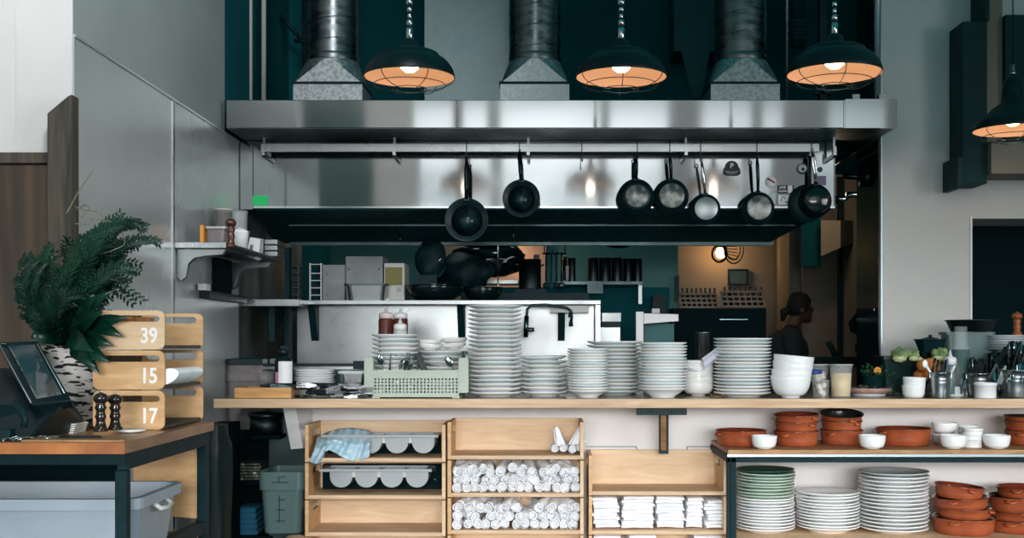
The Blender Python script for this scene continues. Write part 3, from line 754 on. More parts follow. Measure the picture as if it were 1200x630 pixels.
# ================================================================== LEFT TABLE
X_T = XP(147,3.05); ZTb = ZP(518,3.05); YT0, YT1 = 3.05, 3.865
t = thing('prep_table','brown wooden table on black steel legs holding the terminal and plant','table',(-1.6,3.45,0))
th = S(14,3.05)
MB().box((-2.35,YT0,ZTb-th),(X_T,YT1,ZTb)).build('tabletop',['table_top'],t,bevel=.003)
MB().box((-2.35,YT0-.004,ZTb-th+.001),(X_T-.001,YT0-.0002,ZTb-.001)).build('front_edging','table_edge',t)
w = MB(); w.box((-2.3,YT0+.02,ZTb-th-.03),(X_T-.01,YT0+.05,ZTb-th-.001)); w.box((X_T-.04,YT0+.05,ZTb-th-.045),(X_T-.01,YT1-.02,ZTb-th-.001)); w.build('apron','frame_paint',t)
xa = XP(133,3.1); xb = XP(147,3.1)
MB().box((X_T-.036,3.07,0),(X_T-.004,3.10,ZTb-th-.045)).build('leg','frame_paint',t,bevel=.002)
MB().box((X_T-.04,YT1-.06,0),(X_T-.01,YT1-.02,ZTb-th-.045)).build('leg','frame_paint',t,bevel=.002)
w = MB(); w.box((-2.3,3.05,.50),(X_T-.01,3.88,.52)); w.build('lower_shelf','frame_paint',t)
w = MB(); w.box((X_T-.04,3.10,.62),(X_T-.012,3.83,.66)); w.build('stretcher','frame_paint',t)
# dark cabinet back under table
tag(MB().box((-2.3,3.83,.53),(X_T-.32,3.855,ZTb-th-.002)).build('black_board','black_matte'),'black board closing the back under the brown table','board')
# curved plywood sheet
Y = 3.84
poly = [(XP(160,Y),ZP(523,Y)),(XP(236,Y),ZP(515,Y)),(XP(236,Y),ZP(606,Y))]+[(XP(236-(76)*q,Y),ZP(606-5*math.sin(q*PI/2),Y)) for q in (.2,.4,.6,.8,1)]
poly = [(a,min(b,ZTb-th-.052)) for a,b in poly]
tag(MB().prism(poly,Y-.03,Y-.015).build('plywood_sheet','crate_wood'),'pale plywood sheet leaning behind the brown table legs','board')
poly = [(XP(150,Y),ZP(632,Y)),(XP(236,Y),ZP(613,Y)),(XP(236,Y),ZP(660,Y)),(XP(150,Y),ZP(660,Y))]
tag(MB().prism(poly,Y-.05,Y-.035).build('plywood_offcut','ply_dark'),'darker plywood piece below the pale sheet','board')
# grey bin
def tub():
    Yf_, Yb_ = 3.13, 3.55; z1 = ZP(585,3.13)-.0; x1 = XP(186,3.3); x0_ = x1-.95
    t = thing('storage_tub','grey plastic bus tub under the brown table','tub',((x0_+x1)/2,3.33,.52))
    def sec(i, z):  # rounded rectangle
        return [(a,b,z) for a,b in rrect(x0_+i,x1-i,Yf_+i,Yb_-i,.05,4)]
    lv = [sec(.05,.53),sec(.02,z1-.06),sec(.015,z1-.03),sec(0,z1-.03),sec(0,z1),sec(.02,z1),sec(.025,z1-.06),sec(.055,.54)]
    w = MB(); n = len(lv[0]); vs = [p for L in lv for p in L]
    fs = [(k*n+i,k*n+(i+1)%n,(k+1)*n+(i+1)%n,(k+1)*n+i) for k in range(len(lv)-1) for i in range(n)]
    fs += [tuple(range(n)), tuple(range((len(lv)-1)*n,len(lv)*n))]
    w.add(vs, fs, 0, False); w.build('tub_body','bin_plastic',t)
    w = MB(); w.tube([(x1-.01,3.28,z1-.03),(x1+.012,3.28,z1-.045),(x1+.015,3.33,z1-.05),(x1+.012,3.38,z1-.045),(x1-.01,3.38,z1-.03)],.007,8); w.build('tub_handle','pale_plastic',t)
    return z1
z1 = tub()
w = MB()
for i in range(4): w.box((XP(62+i,3.7),3.66+.004*i,.53),(XP(112+i,3.7),3.8,ZP(572,3.7)+.004*i))
tag(w.build('newspaper_bundle','paper'),'stack of papers standing behind the grey tub','papers')

# ---- numbered crates on table
def num_crate(z0, h, label, digits, front, back_hi=True, slot=None, napkin=False):
    xr, Yf_, Yb_ = XP(192.5,3.47), 3.47, 3.87; W = .215
    t = thing('numbered_crate', label, 'crate', (xr-W/2,(Yf_+Yb_)/2,z0), 'numbered pale wooden crates on the brown table')
    def panel(Y, name, m, slotpos):
        r = .02; hw = h-.003; n = 5
        out = rrect(xr-W,xr,z0,z0+hw,r,n)
        sx0, sx1, sz0, sz1 = slotpos
        inn = rrect(sx0,sx1,sz0,sz1,(sz1-sz0)/2-.0001,n)
        w = MB(); N = len(out)
        for yy, sgn in ((Y,0),(Y+.012,1)):
            vs = [(a,yy,b) for a,b in out]+[(a,yy,b) for a,b in inn]
            w.add(vs, [(i,(i+1)%N,N+(i+1)%N,N+i) for i in range(N)])
        o = 0
        for i in range(N):
            j = (i+1)%N
            w.f.append([i,j,2*N+j,2*N+i]); w.m.append(0); w.s.append(True)
            w.f.append([N+i,3*N+i,3*N+j,N+j]); w.m.append(0); w.s.append(True)
        return w.build(name, m, t)
    fp = panel(Yf_, 'front_panel', front, (xr-.196,xr-.014,z0+h-.037,z0+h-.018))
    zc = z0+h*.33
    text_mesh(digits, .064, 'number', 'print_white', fp, Matrix.Translation(Vector((xr-.046,Yf_-.001,zc))-t.location)@FACE@Matrix.Scale(.82,4,(1,0,0)))
    panel(Yb_-.012, 'rear_panel', 'crate_wood', (xr-.19,xr-.022,z0+h-.036,z0+h-.014))
    MB().box((xr-W+.02,Yf_+.013,z0+.002),(xr-.006,Yb_-.013,z0+.012)).build('bottom_board','dark_wood',t)
    MB().box((xr-W,Yf_+.013,z0+.013),(xr-W+.012,Yb_-.013,z0+h-.01)).build('side_board','dark_wood',t)
    return t
hc = S(47,3.47)
num_crate(ZTb+.001,hc,'lowest numbered crate, painted 17, on the brown table','17','crate_wood')
num_crate(ZTb+.001+hc,hc,'middle numbered crate, painted 15','15','crate_wood')
num_crate(ZTb+.001+2*hc,hc,'topmost numbered crate, painted 39','39','ply')
# rolled white napkin inside 15
def f(u,v):
    a = u*2*PI; return P(192+26*0,440,3.6)*0+Vector((XP(206,3.6)+.044*(math.cos(a)), 3.49+v*.25, ZTb+hc+.038+.024*math.sin(a)+.012*math.cos(a)))
w = MB().grid(f,20,8); 
k=[f(i/20,0) for i in range(20)]; w.add(k,[tuple(range(20))]); k=[f(i/20,1) for i in range(20)]; w.add(k,[tuple(range(20))])
w.tube([Vector((XP(205,3.65)-.035,3.496,ZTb+hc+.03)),Vector((XP(205,3.65)-.01,3.495,ZTb+hc+.038)),Vector((XP(205,3.65)+.02,3.494,ZTb+hc+.052))],.004,6)
tag(w.build('rolled_towel','linen'),'rolled white towel lying in the crate painted 15','towel')
w = MB().box((XP(120,3.5)-.02,3.50,ZTb+3*hc-.04),(XP(168,3.6),3.7,ZTb+3*hc-.02))
tag(w.build('wood_block','table_edge'),'reddish wood block inside the topmost numbered crate','block')

# ---- POS terminal
t = thing('order_terminal','black touchscreen order terminal on the brown table','terminal',(-1.45,3.25,ZTb))
def quad_slab(c, th_, name, m, inset=0):
    n = (c[1]-c[0]).cross(c[3]-c[0]).normalized()
    if n.y > 0: n = -n
    ctr_ = sum(c, Vector())/4
    q = [p+(ctr_-p)*inset for p in c]
    return q, n
TL, TR, BR, BL = P(-4,400,3.42), P(44,399,3.42), P(84,469,3.26), P(36,474,3.20)
q, n = quad_slab([TL,TR,BR,BL],0,'','')
w = MB(); w.hexa([BL-n*.03,BR-n*.03,BR,BL,TL-n*.03,TR-n*.03,TR,TL]); w.build('monitor_housing','black_plastic',t,bevel=.004)
def lerp2(u,v): return (TL.lerp(TR,u)).lerp(BL.lerp(BR,u),v)
w = MB(); s4 = [lerp2(.22,.09),lerp2(.88,.07),lerp2(.85,.9),lerp2(.20,.93)]
w.hexa([s4[3]+n*.0003,s4[2]+n*.0003,s4[2]+n*.0015,s4[3]+n*.0015,s4[0]+n*.0003,s4[1]+n*.0003,s4[1]+n*.0015,s4[0]+n*.0015]); w.build('screen','screen',t)
w = MB(); w.tube([lerp2(.95,.06)+n*.001,lerp2(.93,.88)+n*.001],.0022,6); w.tube([lerp2(.03,.05)+n*.001,lerp2(.03,.98)+n*.001],.002,6); w.build('bezel_strip','frame_edge',t)
w = MB(); w.box(lerp2(.1,.035)+n*.0005,lerp2(.2,.05)+n*.002); w.build('maker_badge','grey_plastic',t)
w = MB(); p = P(30,480,3.35)
w.hexa([Vector((-1.75,3.12,ZTb+.001)),Vector((-1.40,3.12,ZTb+.001)),Vector((-1.36,3.45,ZTb+.001)),Vector((-1.75,3.45,ZTb+.001)),P(-10,474,3.22),P(70,474,3.25),P(60,430,3.45),P(-10,430,3.45)])
w.build('stand','black_plastic',t,bevel=.006)
w = MB(); w.box((-1.52,3.1,ZTb+.001),(-1.44,3.13,ZTb+.03)); w.tube([P(18,470,3.12),P(30,490,3.1),P(28,500,3.1)],.01,8); w.build('card_reader','black',t)
# keys / pens / cutlery scatter on table
for i in range(10):
    x = XP(10+R_.random()*52,3.1); y = 3.07+R_.random()*.06; a = R_.random()*PI
    w = MB(); w.tube([(-.03,0,.004),(0,0,.006+.006*R_.random()),(.03,0,.004)],.0025,6); w.lathe([(0,0),(.007,0),(.008,.003),(0,.004)],10,c=(.034,0,.001))
    o = w.build('key','chrome',local=True); o.location = (x,y,ZTb+.001); o.rotation_euler=(0,0,a)
    tag(o,'small shiny metal key in the scatter before the terminal','key','keys scattered before the terminal')
w = MB(); w.prism([(XP(34,3.1),3.055),(XP(142,3.06),3.053),(XP(146,3.06),3.06),(XP(148,3.2),3.19),(XP(60,3.2),3.2)],ZTb+.0005,ZTb+.006,'z')
tag(w.build('clipboard','ply_dark'),'thin brown clipboard lying on the table edge','clipboard')
w = MB(); w.prism([(XP(75,3.15),3.10),(XP(120,3.1),3.10),(XP(122,3.2),3.17),(XP(80,3.2),3.17)],ZTb+.0065,ZTb+.009,'z')
tag(w.build('leather_wallet','black_plastic'),'dark flat bill holder on the clipboard','bill holder')
# mills
def mill(px, pyb, pyt, Y, m, label, name='pepper_mill', wpx=10):
    zb = ZP(pyb,Y); hh = ZP(pyt,Y)-zb; r = S(wpx/2,Y); t = thing(name,label,'mill',(XP(px,Y),Y,zb))
    k = hh
    pr = [(0,0),(1,0),(1,.05),(.8,.09),(.62,.2),(.6,.28),(.78,.36),(.62,.42),(.58,.5),(.82,.58),(.6,.64),(.7,.68),(0,.68)]
    MB().lathe([(a*r,b*k) for a,b in pr],20).build('mill_body',m,t,local=True)
    MB().lathe([(0,.69*k),(.7*r,.69*k),(.95*r,.75*k),(1.0*r,.82*k),(.8*r,.9*k),(.4*r,.935*k),(0,.94*k)],20).build('mill_head',m,t,local=True)
    MB().lathe([(0,.94*k),(.16*r,.94*k),(.22*r,.97*k),(0,1.0*k)],12).build('finial','chrome',t,local=True)
mill(118,505,457,3.22,'mill_dark','dark turned wooden mill on the table nearer the terminal',wpx=17)
mill(135,503,459,3.30,'mill_dark','dark turned wooden mill nearer the numbered crates',wpx=17)
w = MB(); c = P(153,501,3.38); w.lathe([(0,.0),(.03,.0),(.045,.006),(.044,.009),(.03,.004),(0,.004)],28,c=(c.x,c.y,ZTb+.001)); tag(w.build('saucer','porcelain'),'small white saucer in front of the crate painted 17','saucer')
for i,(a,b,m,lb) in enumerate(((82,97,'paper','small stack of white papers beside the terminal'),)):
    w = MB(); 
    for j in range(5): w.box((XP(a,3.4)+.003*j,3.33,ZTb+.001+.006*j),(XP(b,3.4)+.002*j,3.42,ZTb+.005+.006*j))
    tag(w.build('receipt_pile',m),lb,'papers')
# ---- plant
YPl = 3.58
t = thing('potted_plant','leafy fern-like plant in a black and white woven pot','plant',(XP(82,YPl),YPl,ZTb))
r = S(34,YPl)
z = ZTb; hpot = ZP(405,YPl)-ZTb
MB().lathe([(0,.0),(r*.8,0),(r*.92,.02),(r,hpot*.5),(r*.97,hpot),(r*.9,hpot),(r*.9,hpot*.85),(0,hpot*.85)],40).build('woven_pot','woven',t,local=True)
root = P(82,405,YPl)
fol = MB(); rg = random.Random(5)
def frond(tip, bulge, n=30, ll=.055, start=None, dens=1, dy=0):
    st = start or root+Vector((rg.uniform(-.03,.03),rg.uniform(-.03,.03),-.02))
    pts = arc(st, tip, bulge, n)
    fol.tube(pts, [.0025*(1-i/n)+.0006 for i in range(n+1)], 4)
    for i in range(int(n*.2), n+1):
        q = i/n; d = (pts[min(i+1,n)]-pts[max(i-1,0)]).normalized()
        for s_ in (-1,1):
            L = ll*(1-.65*q)*rg.uniform(.7,1.2)
            up = Vector((rg.uniform(-.3,.3), rg.uniform(-.7,.3), rg.uniform(-.2,.5)))
            side = d.cross(Vector((0,-1,0))).normalized()*s_
            a = pts[i]; dr = (d*.9+side*.75+up*.4).normalized()
            # sub-sprig with small leaflets
            b = a+dr*L
            nn = dr.cross(Vector((0,1,0))).normalized()
            wd = .004
            fol.add([a, a.lerp(b,.35)+nn*wd+Vector((0,.002,0)), b, a.lerp(b,.35)-nn*wd], [(0,1,2,3)], 0, False)
            for k in range(1,4):
                c0 = a.lerp(b, k/4)
                for s2 in (-1,1):
                    e = c0+(dr*.7+nn*s2*.8).normalized()*L*.33*(1-k/6)
                    m0 = c0.lerp(e,.5)+nn.cross(dr)*.003; pw = dr*.003
                    fol.add([c0, m0+pw, e, m0-pw], [(0,1,2,3)], 0, False)
fr = [((186,285),(0,-.05,.10)),((150,262),(0,-.1,.10)),((168,268),(0,-.05,.13)),((140,250),(-.02,0,.06)),((163,310),(0,-.1,.08)),((160,290),(0,-.15,.10)),
      ((165,352),(0,-.1,.14)),((148,330),(0,-.12,.08)),((150,395),(0,-.15,.10)),((120,270),(.02,-.1,.02)),((105,275),(0,-.1,.05)),((95,290),(0,-.12,.02)),((60,290),(0,-.1,.05)),
      ((35,300),(0,-.1,.06)),((25,325),(0,-.1,.08)),((30,355),(0,-.12,.1)),((50,330),(0,-.15,.04)),((70,300),(0,-.2,.02)),((90,330),(0,-.2,.02)),((110,320),(0,-.2,.04)),((130,350),(0,-.2,.05)),((45,380),(0,-.15,.06)),((115,300),(0,0,.0)),((80,280),(0,.1,.0)),((140,300),(0,0,.05)),((125,290),(0,-.1,.05))]
for (p_, b_) in fr:
    for rep in range(2):
        tp = P(p_[0]+rg.uniform(-11,6)*rep, p_[1]+rg.uniform(-6,14)*rep, YPl+rg.uniform(-.08,.08))
        frond(tp, Vector(b_)+Vector((rg.uniform(-.02,.02),rg.uniform(-.04,.04),rg.uniform(-.02,.02))), 30, .062)
fol.build('foliage','leaf',t)
w = MB()
def leafb(base, tip, wd, bend):
    base = Vector(base); tip = Vector(tip); d = tip-base; s_ = d.cross(Vector((0,-1,0))).normalized(); n_ = s_.cross(d).normalized()
    def f(u,v):
        c = base+d*v+Vector(bend)*4*v*(1-v); ww = wd*math.sin(PI*min(1,v*1.02))**.8*(1-.25*v)
        return c+s_*(u-.5)*2*ww+n_*(abs(u-.5)*2)**1.5*ww*.35
    w.grid(f,4,10)
for (a,b,c_,d_,wd) in ((85,405,112,430,.03),(95,400,133,405,.028),(100,395,152,372,.024),(80,400,130,425,.035),(95,405,118,440,.026),(110,385,145,395,.025),(75,400,35,395,.03),(90,390,60,360,.03),(90,385,115,345,.03),(85,390,135,340,.022),(100,400,118,420,.03),(80,395,110,412,.035),(70,395,50,385,.03),(88,390,80,345,.03),(92,395,120,365,.03)):
    leafb(P(a,b,YPl-.08), P(c_,d_,YPl-.17+rg.uniform(-.03,.03)), wd, (0,-.03,.015))
w.build('broad_leaves','leaf_broad',t)
w = MB()
for pts in ([(60,398),(75,372),(92,350),(90,338),(80,332)],[(52,378),(56,350),(62,320),(61,300)],[(22,330),(24,318),(35,308)],[(88,242),(100,246),(115,248),(122,258),(124,262)],[(78,250),(90,228),(100,212),(110,198)],[(60,335),(40,332),(22,328)],[(88,262),(105,262),(108,256),(131,260)],[(110,300),(135,292),(146,285),(143,272)],[(95,255),(104,245),(100,240),(90,246)]):
    pp = [P(a,b,YPl-.1+.01*i) for i,(a,b) in enumerate(pts)]
    sm = []
    for i in range(len(pp)-1):
        p0 = pp[max(i-1,0)]; p1 = pp[i]; p2 = pp[i+1]; p3 = pp[min(i+2,len(pp)-1)]
        for j in range(6):
            s_ = j/6; sm.append(.5*((2*p1)+(p2-p0)*s_+(2*p0-5*p1+4*p2-p3)*s_*s_+(3*p1-p0-3*p2+p3)*s_**3))
    sm.append(pp[-1]); w.tube(sm,.0018,5)
w.build('twigs','twig',t)

# ================================================================== BETWEEN TABLE AND COUNTER
YX = 5.765
t = thing('storage_box','clear lidded food box standing behind the counter end','food box',P(280,503,YX))
def rbox(w, px0, px1, pyt, pyb, Y, dep, tap, r=.03, wall=True):
    x0_,x1_ = XP(px0,Y),XP(px1,Y); z0_,z1_ = ZP(pyb,Y),ZP(pyt,Y)
    def sec(i,z): return [(a,b,z) for a,b in rrect(x0_+i,x1_-i,Y+i,Y+dep-i,r,4)]
    lv = [sec(tap,z0_),sec(0,z1_)]
    if wall: lv += [sec(.006,z1_),sec(tap+.006,z0_+.006)]
    n = len(lv[0]); vs = [p for L in lv for p in L]
    fs = [(k*n+i,k*n+(i+1)%n,(k+1)*n+(i+1)%n,(k+1)*n+i) for k in range(len(lv)-1) for i in range(n)]
    fs += [tuple(range(n)), tuple(range((len(lv)-1)*n,len(lv)*n))]
    w.add(vs, fs); return w
rbox(MB(),264,312,426,503,YX,.3,.006).build('box_body','smoky',t)
w = MB(); rbox(w,263,315,420,427,YX-.01,.32,0,.03,False); w.build('box_lid','lid_black',t,bevel=.003)
w = MB(); rbox(w,263.5,313,438,446,YX-.004,.308,0,.03,False); w.build('box_ridge','smoky',t)
for i,(px,py,rr) in enumerate(((265,437,.042),(290,437,.045),(262,470,.04),(285,475,.042),(262,492,.035))):
    w = MB().blob(P(px,py+4,YX+.1),rr,i,.3,2,3,(1,.8,.75)); tag(w.build('meat_piece','marble_red'),'pinkish cut of meat inside the clear box, %s'%['upper one beside the table','upper one beside the bottle','middle one beside the table','middle one near the bottle','bottom one'][i],'meat','meat pieces in the clear box')
# dark sacks / shelves / blue stack
Y = 5.9
w = MB(); w.box((XP(150,6.2),6.2,0),(XP(345,6.2),6.25,ZP(505,6.2))); tag(w.build('equipment_panel','black_matte'),'black equipment side panel in the gap beside the counter','panel')
def f(u,v):
    a = u*2*PI; r_ = .10*(1-.15*v)*(1+.12*noise.noise(Vector((math.cos(a)*2,math.sin(a)*2,v*3)))) * (1 if v<.93 else .8)
    return Vector((XP(252,5.0)+r_*math.cos(a)*.75, 5.0+r_*math.sin(a), .0+v*ZP(497,5.0)))
w = MB().grid(f,28,20); k=[f(i/28,1) for i in range(28)]; w.add(k,[tuple(range(28))]); 
tag(w.build('bin_bag','black_plastic'),'black lined waste bin squeezed between table and counter','bin')
w = MB()
for i in range(6): w.prism(rrect(XP(277,5.8)+.002*(i%2),XP(306,5.8)-.003*(i%3),0,.001,.0004,1),5.8,5.95,'y') if False else w.box((XP(276,5.8)+.004*(i%2),5.8,ZP(562,5.8)+i*.0145),(XP(307,5.8)-.004*(i%3),5.98,ZP(562,5.8)+i*.0145+.010))
tag(w.build('foil_tray_stack','foil'),'stack of crinkled foil sheets on a low dark rack','foil')
t = thing('low_rack','low black rack holding foil and blue cloths','rack',(XP(290,5.8),5.9,0))
for zz in (562.5,627):
    MB().box((XP(262,5.8),5.78,ZP(zz,5.8)-.02),(XP(320,5.8),6.1,ZP(zz,5.8)-.001)).build('rack_shelf','black_matte',t)
MB().box((XP(262,5.8),6.1,0),(XP(320,5.8),6.12,ZP(520,5.8))).build('rack_back','black_matte',t)
for i in range(5):
    w = MB(); z_ = ZP(626,5.8)+i*.0275; w.prism([(a,b) for a,b in rrect(XP(274,5.8)+.003*i,XP(303,5.8)-.003*i,z_,z_+.026,.011,4)],5.79,5.98)
    tag(w.build('folded_blue_cloth','blue_fabric'),'folded blue cloth, %s of the low rack pile'%['lowest','second from bottom','middle one','second from top','topmost'][i],'cloth','folded blue cloths on the low rack')
t = thing('measuring_tub','translucent grey measuring tub beside the crates','tub',P(330,625,5.37))
w = MB(); rbox(w,305,354,574,625,5.37,.28,.012); w.build('tub_body','cambro',t)
w = MB(); rbox(w,302,356,553,574,5.36,.30,.001); w.build('tub_collar','cambro',t)
w = MB(); w.box(P(318,565.5,5.356),P(338,564.5,5.359)); w.box(P(326,566,5.356),P(327,558,5.359)); w.box(P(327,559,5.356),P(335,558,5.359))
for q in (585,597,610): w.box(P(322+q%7,q+.6,5.366),P(334,q-.4,5.369))
w.box(P(327,612,5.366),P(328,580,5.369)); w.build('scale_marks','print_black',t)
w = MB(); a = [P(331,474.2,5.5),P(346,474.2,5.5),P(355,525,5.5),P(341,526,5.5)]
w.hexa([a[3],a[2],a[2]+Vector((.02,.15,0)),a[3]+Vector((0,.15,0)),a[0],a[1],a[1]+Vector((.05,.15,0)),a[0]+Vector((.05,.15,0))])
tag(w.build('drain_chute','white_plastic'),'white angled plastic chute hanging under the counter end','chute')
for i,(py) in enumerate((495,508)):
    pass
w = MB(); w.lathe([(0,0),(.085,0),(.09,.004),(.088,.02),(.03,.028),(0,.03)],28,c=tuple(P(312,488,5.75)))
w.lathe([(.075,-.08),(.08,-.08),(.08,0),(.075,0)],28,c=tuple(P(312,488,5.75)))
tag(w.build('steel_pail','steel_dark'),'lidded steel pail under the counter end','pail')
tag(MB().box((XP(296,5.7),5.66,ZP(508,5.75)-.02),(XP(330,5.7),5.85,ZP(508,5.75))).build('pail_shelf','black_matte'),'small dark ledge under the lidded steel pail','shelf')
w = MB(); a = P(346,622,5.35); w.blob((a.x,5.4,ZP(640,5.4)),.07,4,.3,1.5,2,(1.1,1,.9)); tag(w.build('paper_sack','card'),'crumpled brown paper sack below the measuring tub','sack')
w = MB(); w.box((XP(228,5.3),5.3,0),(XP(262,5.3)-.03,5.7,ZP(500,5.3))); tag(w.build('dark_cabinet','black_matte'),'narrow dark cabinet behind the brown table corner','cabinet')
# ================================================================== TABLEWARE
def plate_prof(R, h, foot=.58, t=.004, rimw=.3):
    return [(0,.003),(foot*R-.006,.003),(foot*R-.003,0),(foot*R+.002,0),(foot*R+.006,.004),(.66*R,h*.3),(.85*R,h-.0125),(R*.985,h-.0048),(R,h-.002),(R*.995,h),(R*.965,h),(.84*R,h-.0085),(.65*R,h*.3+t),(foot*R,.004+t),(0,.003+t)]
def bowl_prof(R, h, foot=.42, t=.005, fl=0.6, fh=.008):
    o = [(0,.004),(foot*R-.005,.004),(foot*R-.002,0),(foot*R+.003,0),(foot*R+.004,fh)]
    n = 7
    for i in range(1, n+1):
        q = i/n; a = q*PI/2
        o.append((foot*R+.004+(R-foot*R-.004)*math.sin(a)**fl*1.0, fh+(h-fh)*(1-math.cos(a))**.9))
    o += [(R-.0015,h+.0005),(R-t,h-.001)]
    for i in range(n-1, -1, -1):
        q = i/n; a = q*PI/2
        o.append((max(0,foot*R+.004+(R-foot*R-.004)*math.sin(a)**fl-t), fh+t+(h-fh-t)*(1-math.cos(a))**.9))
    o.append((0, fh+t)); return o
def cone_prof(R, h, foot=.45, t=.004):
    return [(0,.004),(foot*R-.004,.004),(foot*R,0),(foot*R+.004,0),(foot*R+.006,.006),(R*.8,h*.62),(R*.88,h-.010),(R*.985,h-.0055),(R,h-.003),(R,h),(R*.96,h),(R*.87,h-.006),(R*.78,h*.62+t),(foot*R,.008+t),(0,.006+t)]
def stack(pxc, Y, wpx, topy, n, desc, grp, kind='plate', m='porcelain', zb=None, h=None, wob=.0022, tilt=.006, name='dinner_plate', cat='plate', word='white plate', mats=None, hb=None, tops=None, shrink=None, seg=40):
    zb = ZC if zb is None else zb
    R = S(wpx/2, Y); zt = ZP(topy, Y)+.0; Ht = zt-zb
    hp = h or .024
    sp = (Ht-hp)/(n-1) if n > 1 else 0
    def mk(RR, hh):
        if kind == 'plate': pr = plate_prof(RR, hh)
        elif kind == 'cone': pr = cone_prof(RR, hh)
        else: pr = bowl_prof(RR, hh)
        return MB().lathe(pr, seg).mesh(name, mm)
    mm = m; me = mk(R, hp); alt = {}
    oo = []
    for i in range(n):
        k = n-1-i
        mi = m if not mats else mats(k)
        if mi not in alt:
            mm = mi; alt[mi] = mk(R, hp)
        o = bpy.data.objects.new(name, alt[mi]); COL.link(o)
        o.location = (XP(pxc,Y)+R_.uniform(-wob,wob)*(i>0), Y+R_.uniform(-wob,wob), zb+sp*i+.0003)
        tl = tilt*(i>0)
        o.rotation_euler = (R_.uniform(-tl,tl), R_.uniform(-tl,tl), R_.uniform(0,6))
        s_ = 1+R_.uniform(-.008,.008); 
        if shrink: s_ *= shrink(k)
        o.scale = (s_, s_, 1)
        wd = word if not callable(word) else word(k)
        tag(o, '%s, %s' % (wd, (ORD[k]+' of the '+desc) if k < n-1 else 'bottom one of the '+desc), cat, grp); oo.append(o)
    return oo
cw = lambda k: ['porcelain','porcelain_warm','porcelain_cool','porcelain'][(k*7+3)%4]
stack(463,5.50,54,391.5,14,'stack in front of the sauce bottles','plate stack before the sauce bottles',mats=cw)
stack(519,5.58,56,411,9,'uneven stack behind the green rack','uneven plate stack behind the rack',wob=.008,tilt=.03,mats=cw)
stack(580,5.42,63,357.5,21,'tallest stack on the counter','tallest plate stack',mats=cw)
stack(638,5.46,54,417,9,'low stack beside the tallest one','low plate stack beside the tallest',tilt=.02,wob=.006,mats=cw)
stack(689,5.32,48,408,16,'narrow stack before the faucet panel','narrow dish stack',kind='cone',h=.036,name='shallow_dish',word='small white dish',cat='dish',mats=cw)
stack(720,5.60,64,399.5,14,'half hidden stack behind the narrow one','half hidden plate stack',mats=cw)
stack(776.5,5.33,57,401,16,'stack resting on a deep footed bowl','stack of flared dishes',kind='cone',h=.045,name='flared_dish',word='white flared dish',cat='dish',mats=cw)
stack(818,5.50,36,422,10,'smooth bowl stack under the lilac napkin','smooth bowl stack',kind='bowl',h=.05,name='small_bowl',word='small white bowl',cat='bowl',m='porcelain_warm')
stack(870,5.40,68,396,17,'plate stack beside the big bowls','plate stack beside the big bowls',mats=cw)
# oval dishes on top of the uneven stack
def oval(px,Y,wpx,py,tl,label,ht=.03):
    R = S(wpx/2,Y); o = MB().lathe([(a,b) for a,b in bowl_prof(R,ht,.5,.004,.5)],36).build('oval_dish','porcelain_warm',local=True)
    o.location = (XP(px,Y),Y,ZP(py,Y)); o.scale = (1,.75,1); o.rotation_euler = (0,tl,0); tag(o,label,'dish')
oval(504,5.58,27,410,.05,'small oval dish on the uneven stack, nearer the bottles')
oval(504,5.58,28,405,.0,'small oval dish stacked upon another, nearer the bottles')
oval(532,5.6,29,409,-.08,'oval dish on the uneven stack, nearer the tallest stack')
oval(533,5.6,30,403,-.05,'topmost oval dish on the uneven stack beside the tallest stack')
# big bowls
Rb = S(23.5,5.28)
me = MB().lathe(bowl_prof(Rb,.105,.42,.005,.75,.01),44).mesh('serving_bowl','porcelain')
for i,(z,tx,ty) in enumerate(((0,0,0),(.026,.02,.02),(.060,.03,.07),(.088,.0,.09))):
    o = bpy.data.objects.new('serving_bowl',me); COL.link(o); o.location = (XP(926.5,5.28)+.002*i,5.28,ZC+.0003+z); o.rotation_euler = (tx*.3,ty,0)
    tag(o,'big white bowl, %s in the stack of four beside the deli tubs'%['lowest','third','second','topmost, tilted'][i],'bowl','stack of big white bowls')
# lilac napkin over smooth bowls
w = MB(); w.grid(lambda u,v: P(801+44*u, 420+3*math.sin(u*5)-9*max(0,(u-.45))*2.2*(1-v*.4)+v*(9+3*math.sin(PI*u))-5*(1-u)*0, 5.42+.14*(1-v)+.01*math.sin(u*18)),22,8)
tag(w.build('lilac_napkin','linen_lilac',solid=.004),'lilac grey napkin draped on the smooth bowl stack','napkin')
w = MB(); w.grid(lambda u,v: P(822+24*u+v*3, 420-17*u+v*(11-3*u), 5.40-.02*v+.006*math.sin(v*9)),12,6)
tag(w.build('lilac_napkin','linen_lilac',solid=.004),'lilac grey napkin corner rising against the plates beside the big bowls','napkin')
Yc = 5.9
def pot(px,pyb,pyt,wpx,Y,m,name,label,cat,handles=True,lid=False,zb=None):
    zb = ZP(pyb,Y) if zb is None else zb; zt = ZP(pyt,Y); r = S(wpx/2,Y); t = thing(name,label,cat,(XP(px,Y),Y,zb)); h = zt-zb
    MB().lathe([(0,0),(r*.97,0),(r,.006),(r,h-.004),(r*1.03,h-.003),(r*1.03,h),(r*.97,h),(r*.96,.008),(0,.008)],32).build('pot_body',m,t,local=True)
    if handles:
        for s_ in (-1,1):
            MB().tube([(s_*r*.98,-.03,h*.8),(s_*r*1.22,-.03,h*.82),(s_*r*1.22,.03,h*.82),(s_*r*.98,.03,h*.8)],.005,6).build('pot_handle',m,t,local=True)
    return t
pot(824,466,389,17,5.68,'steel_bright','steel_canister','plain steel canister standing behind the lilac napkin','canister',False,zb=ZC)

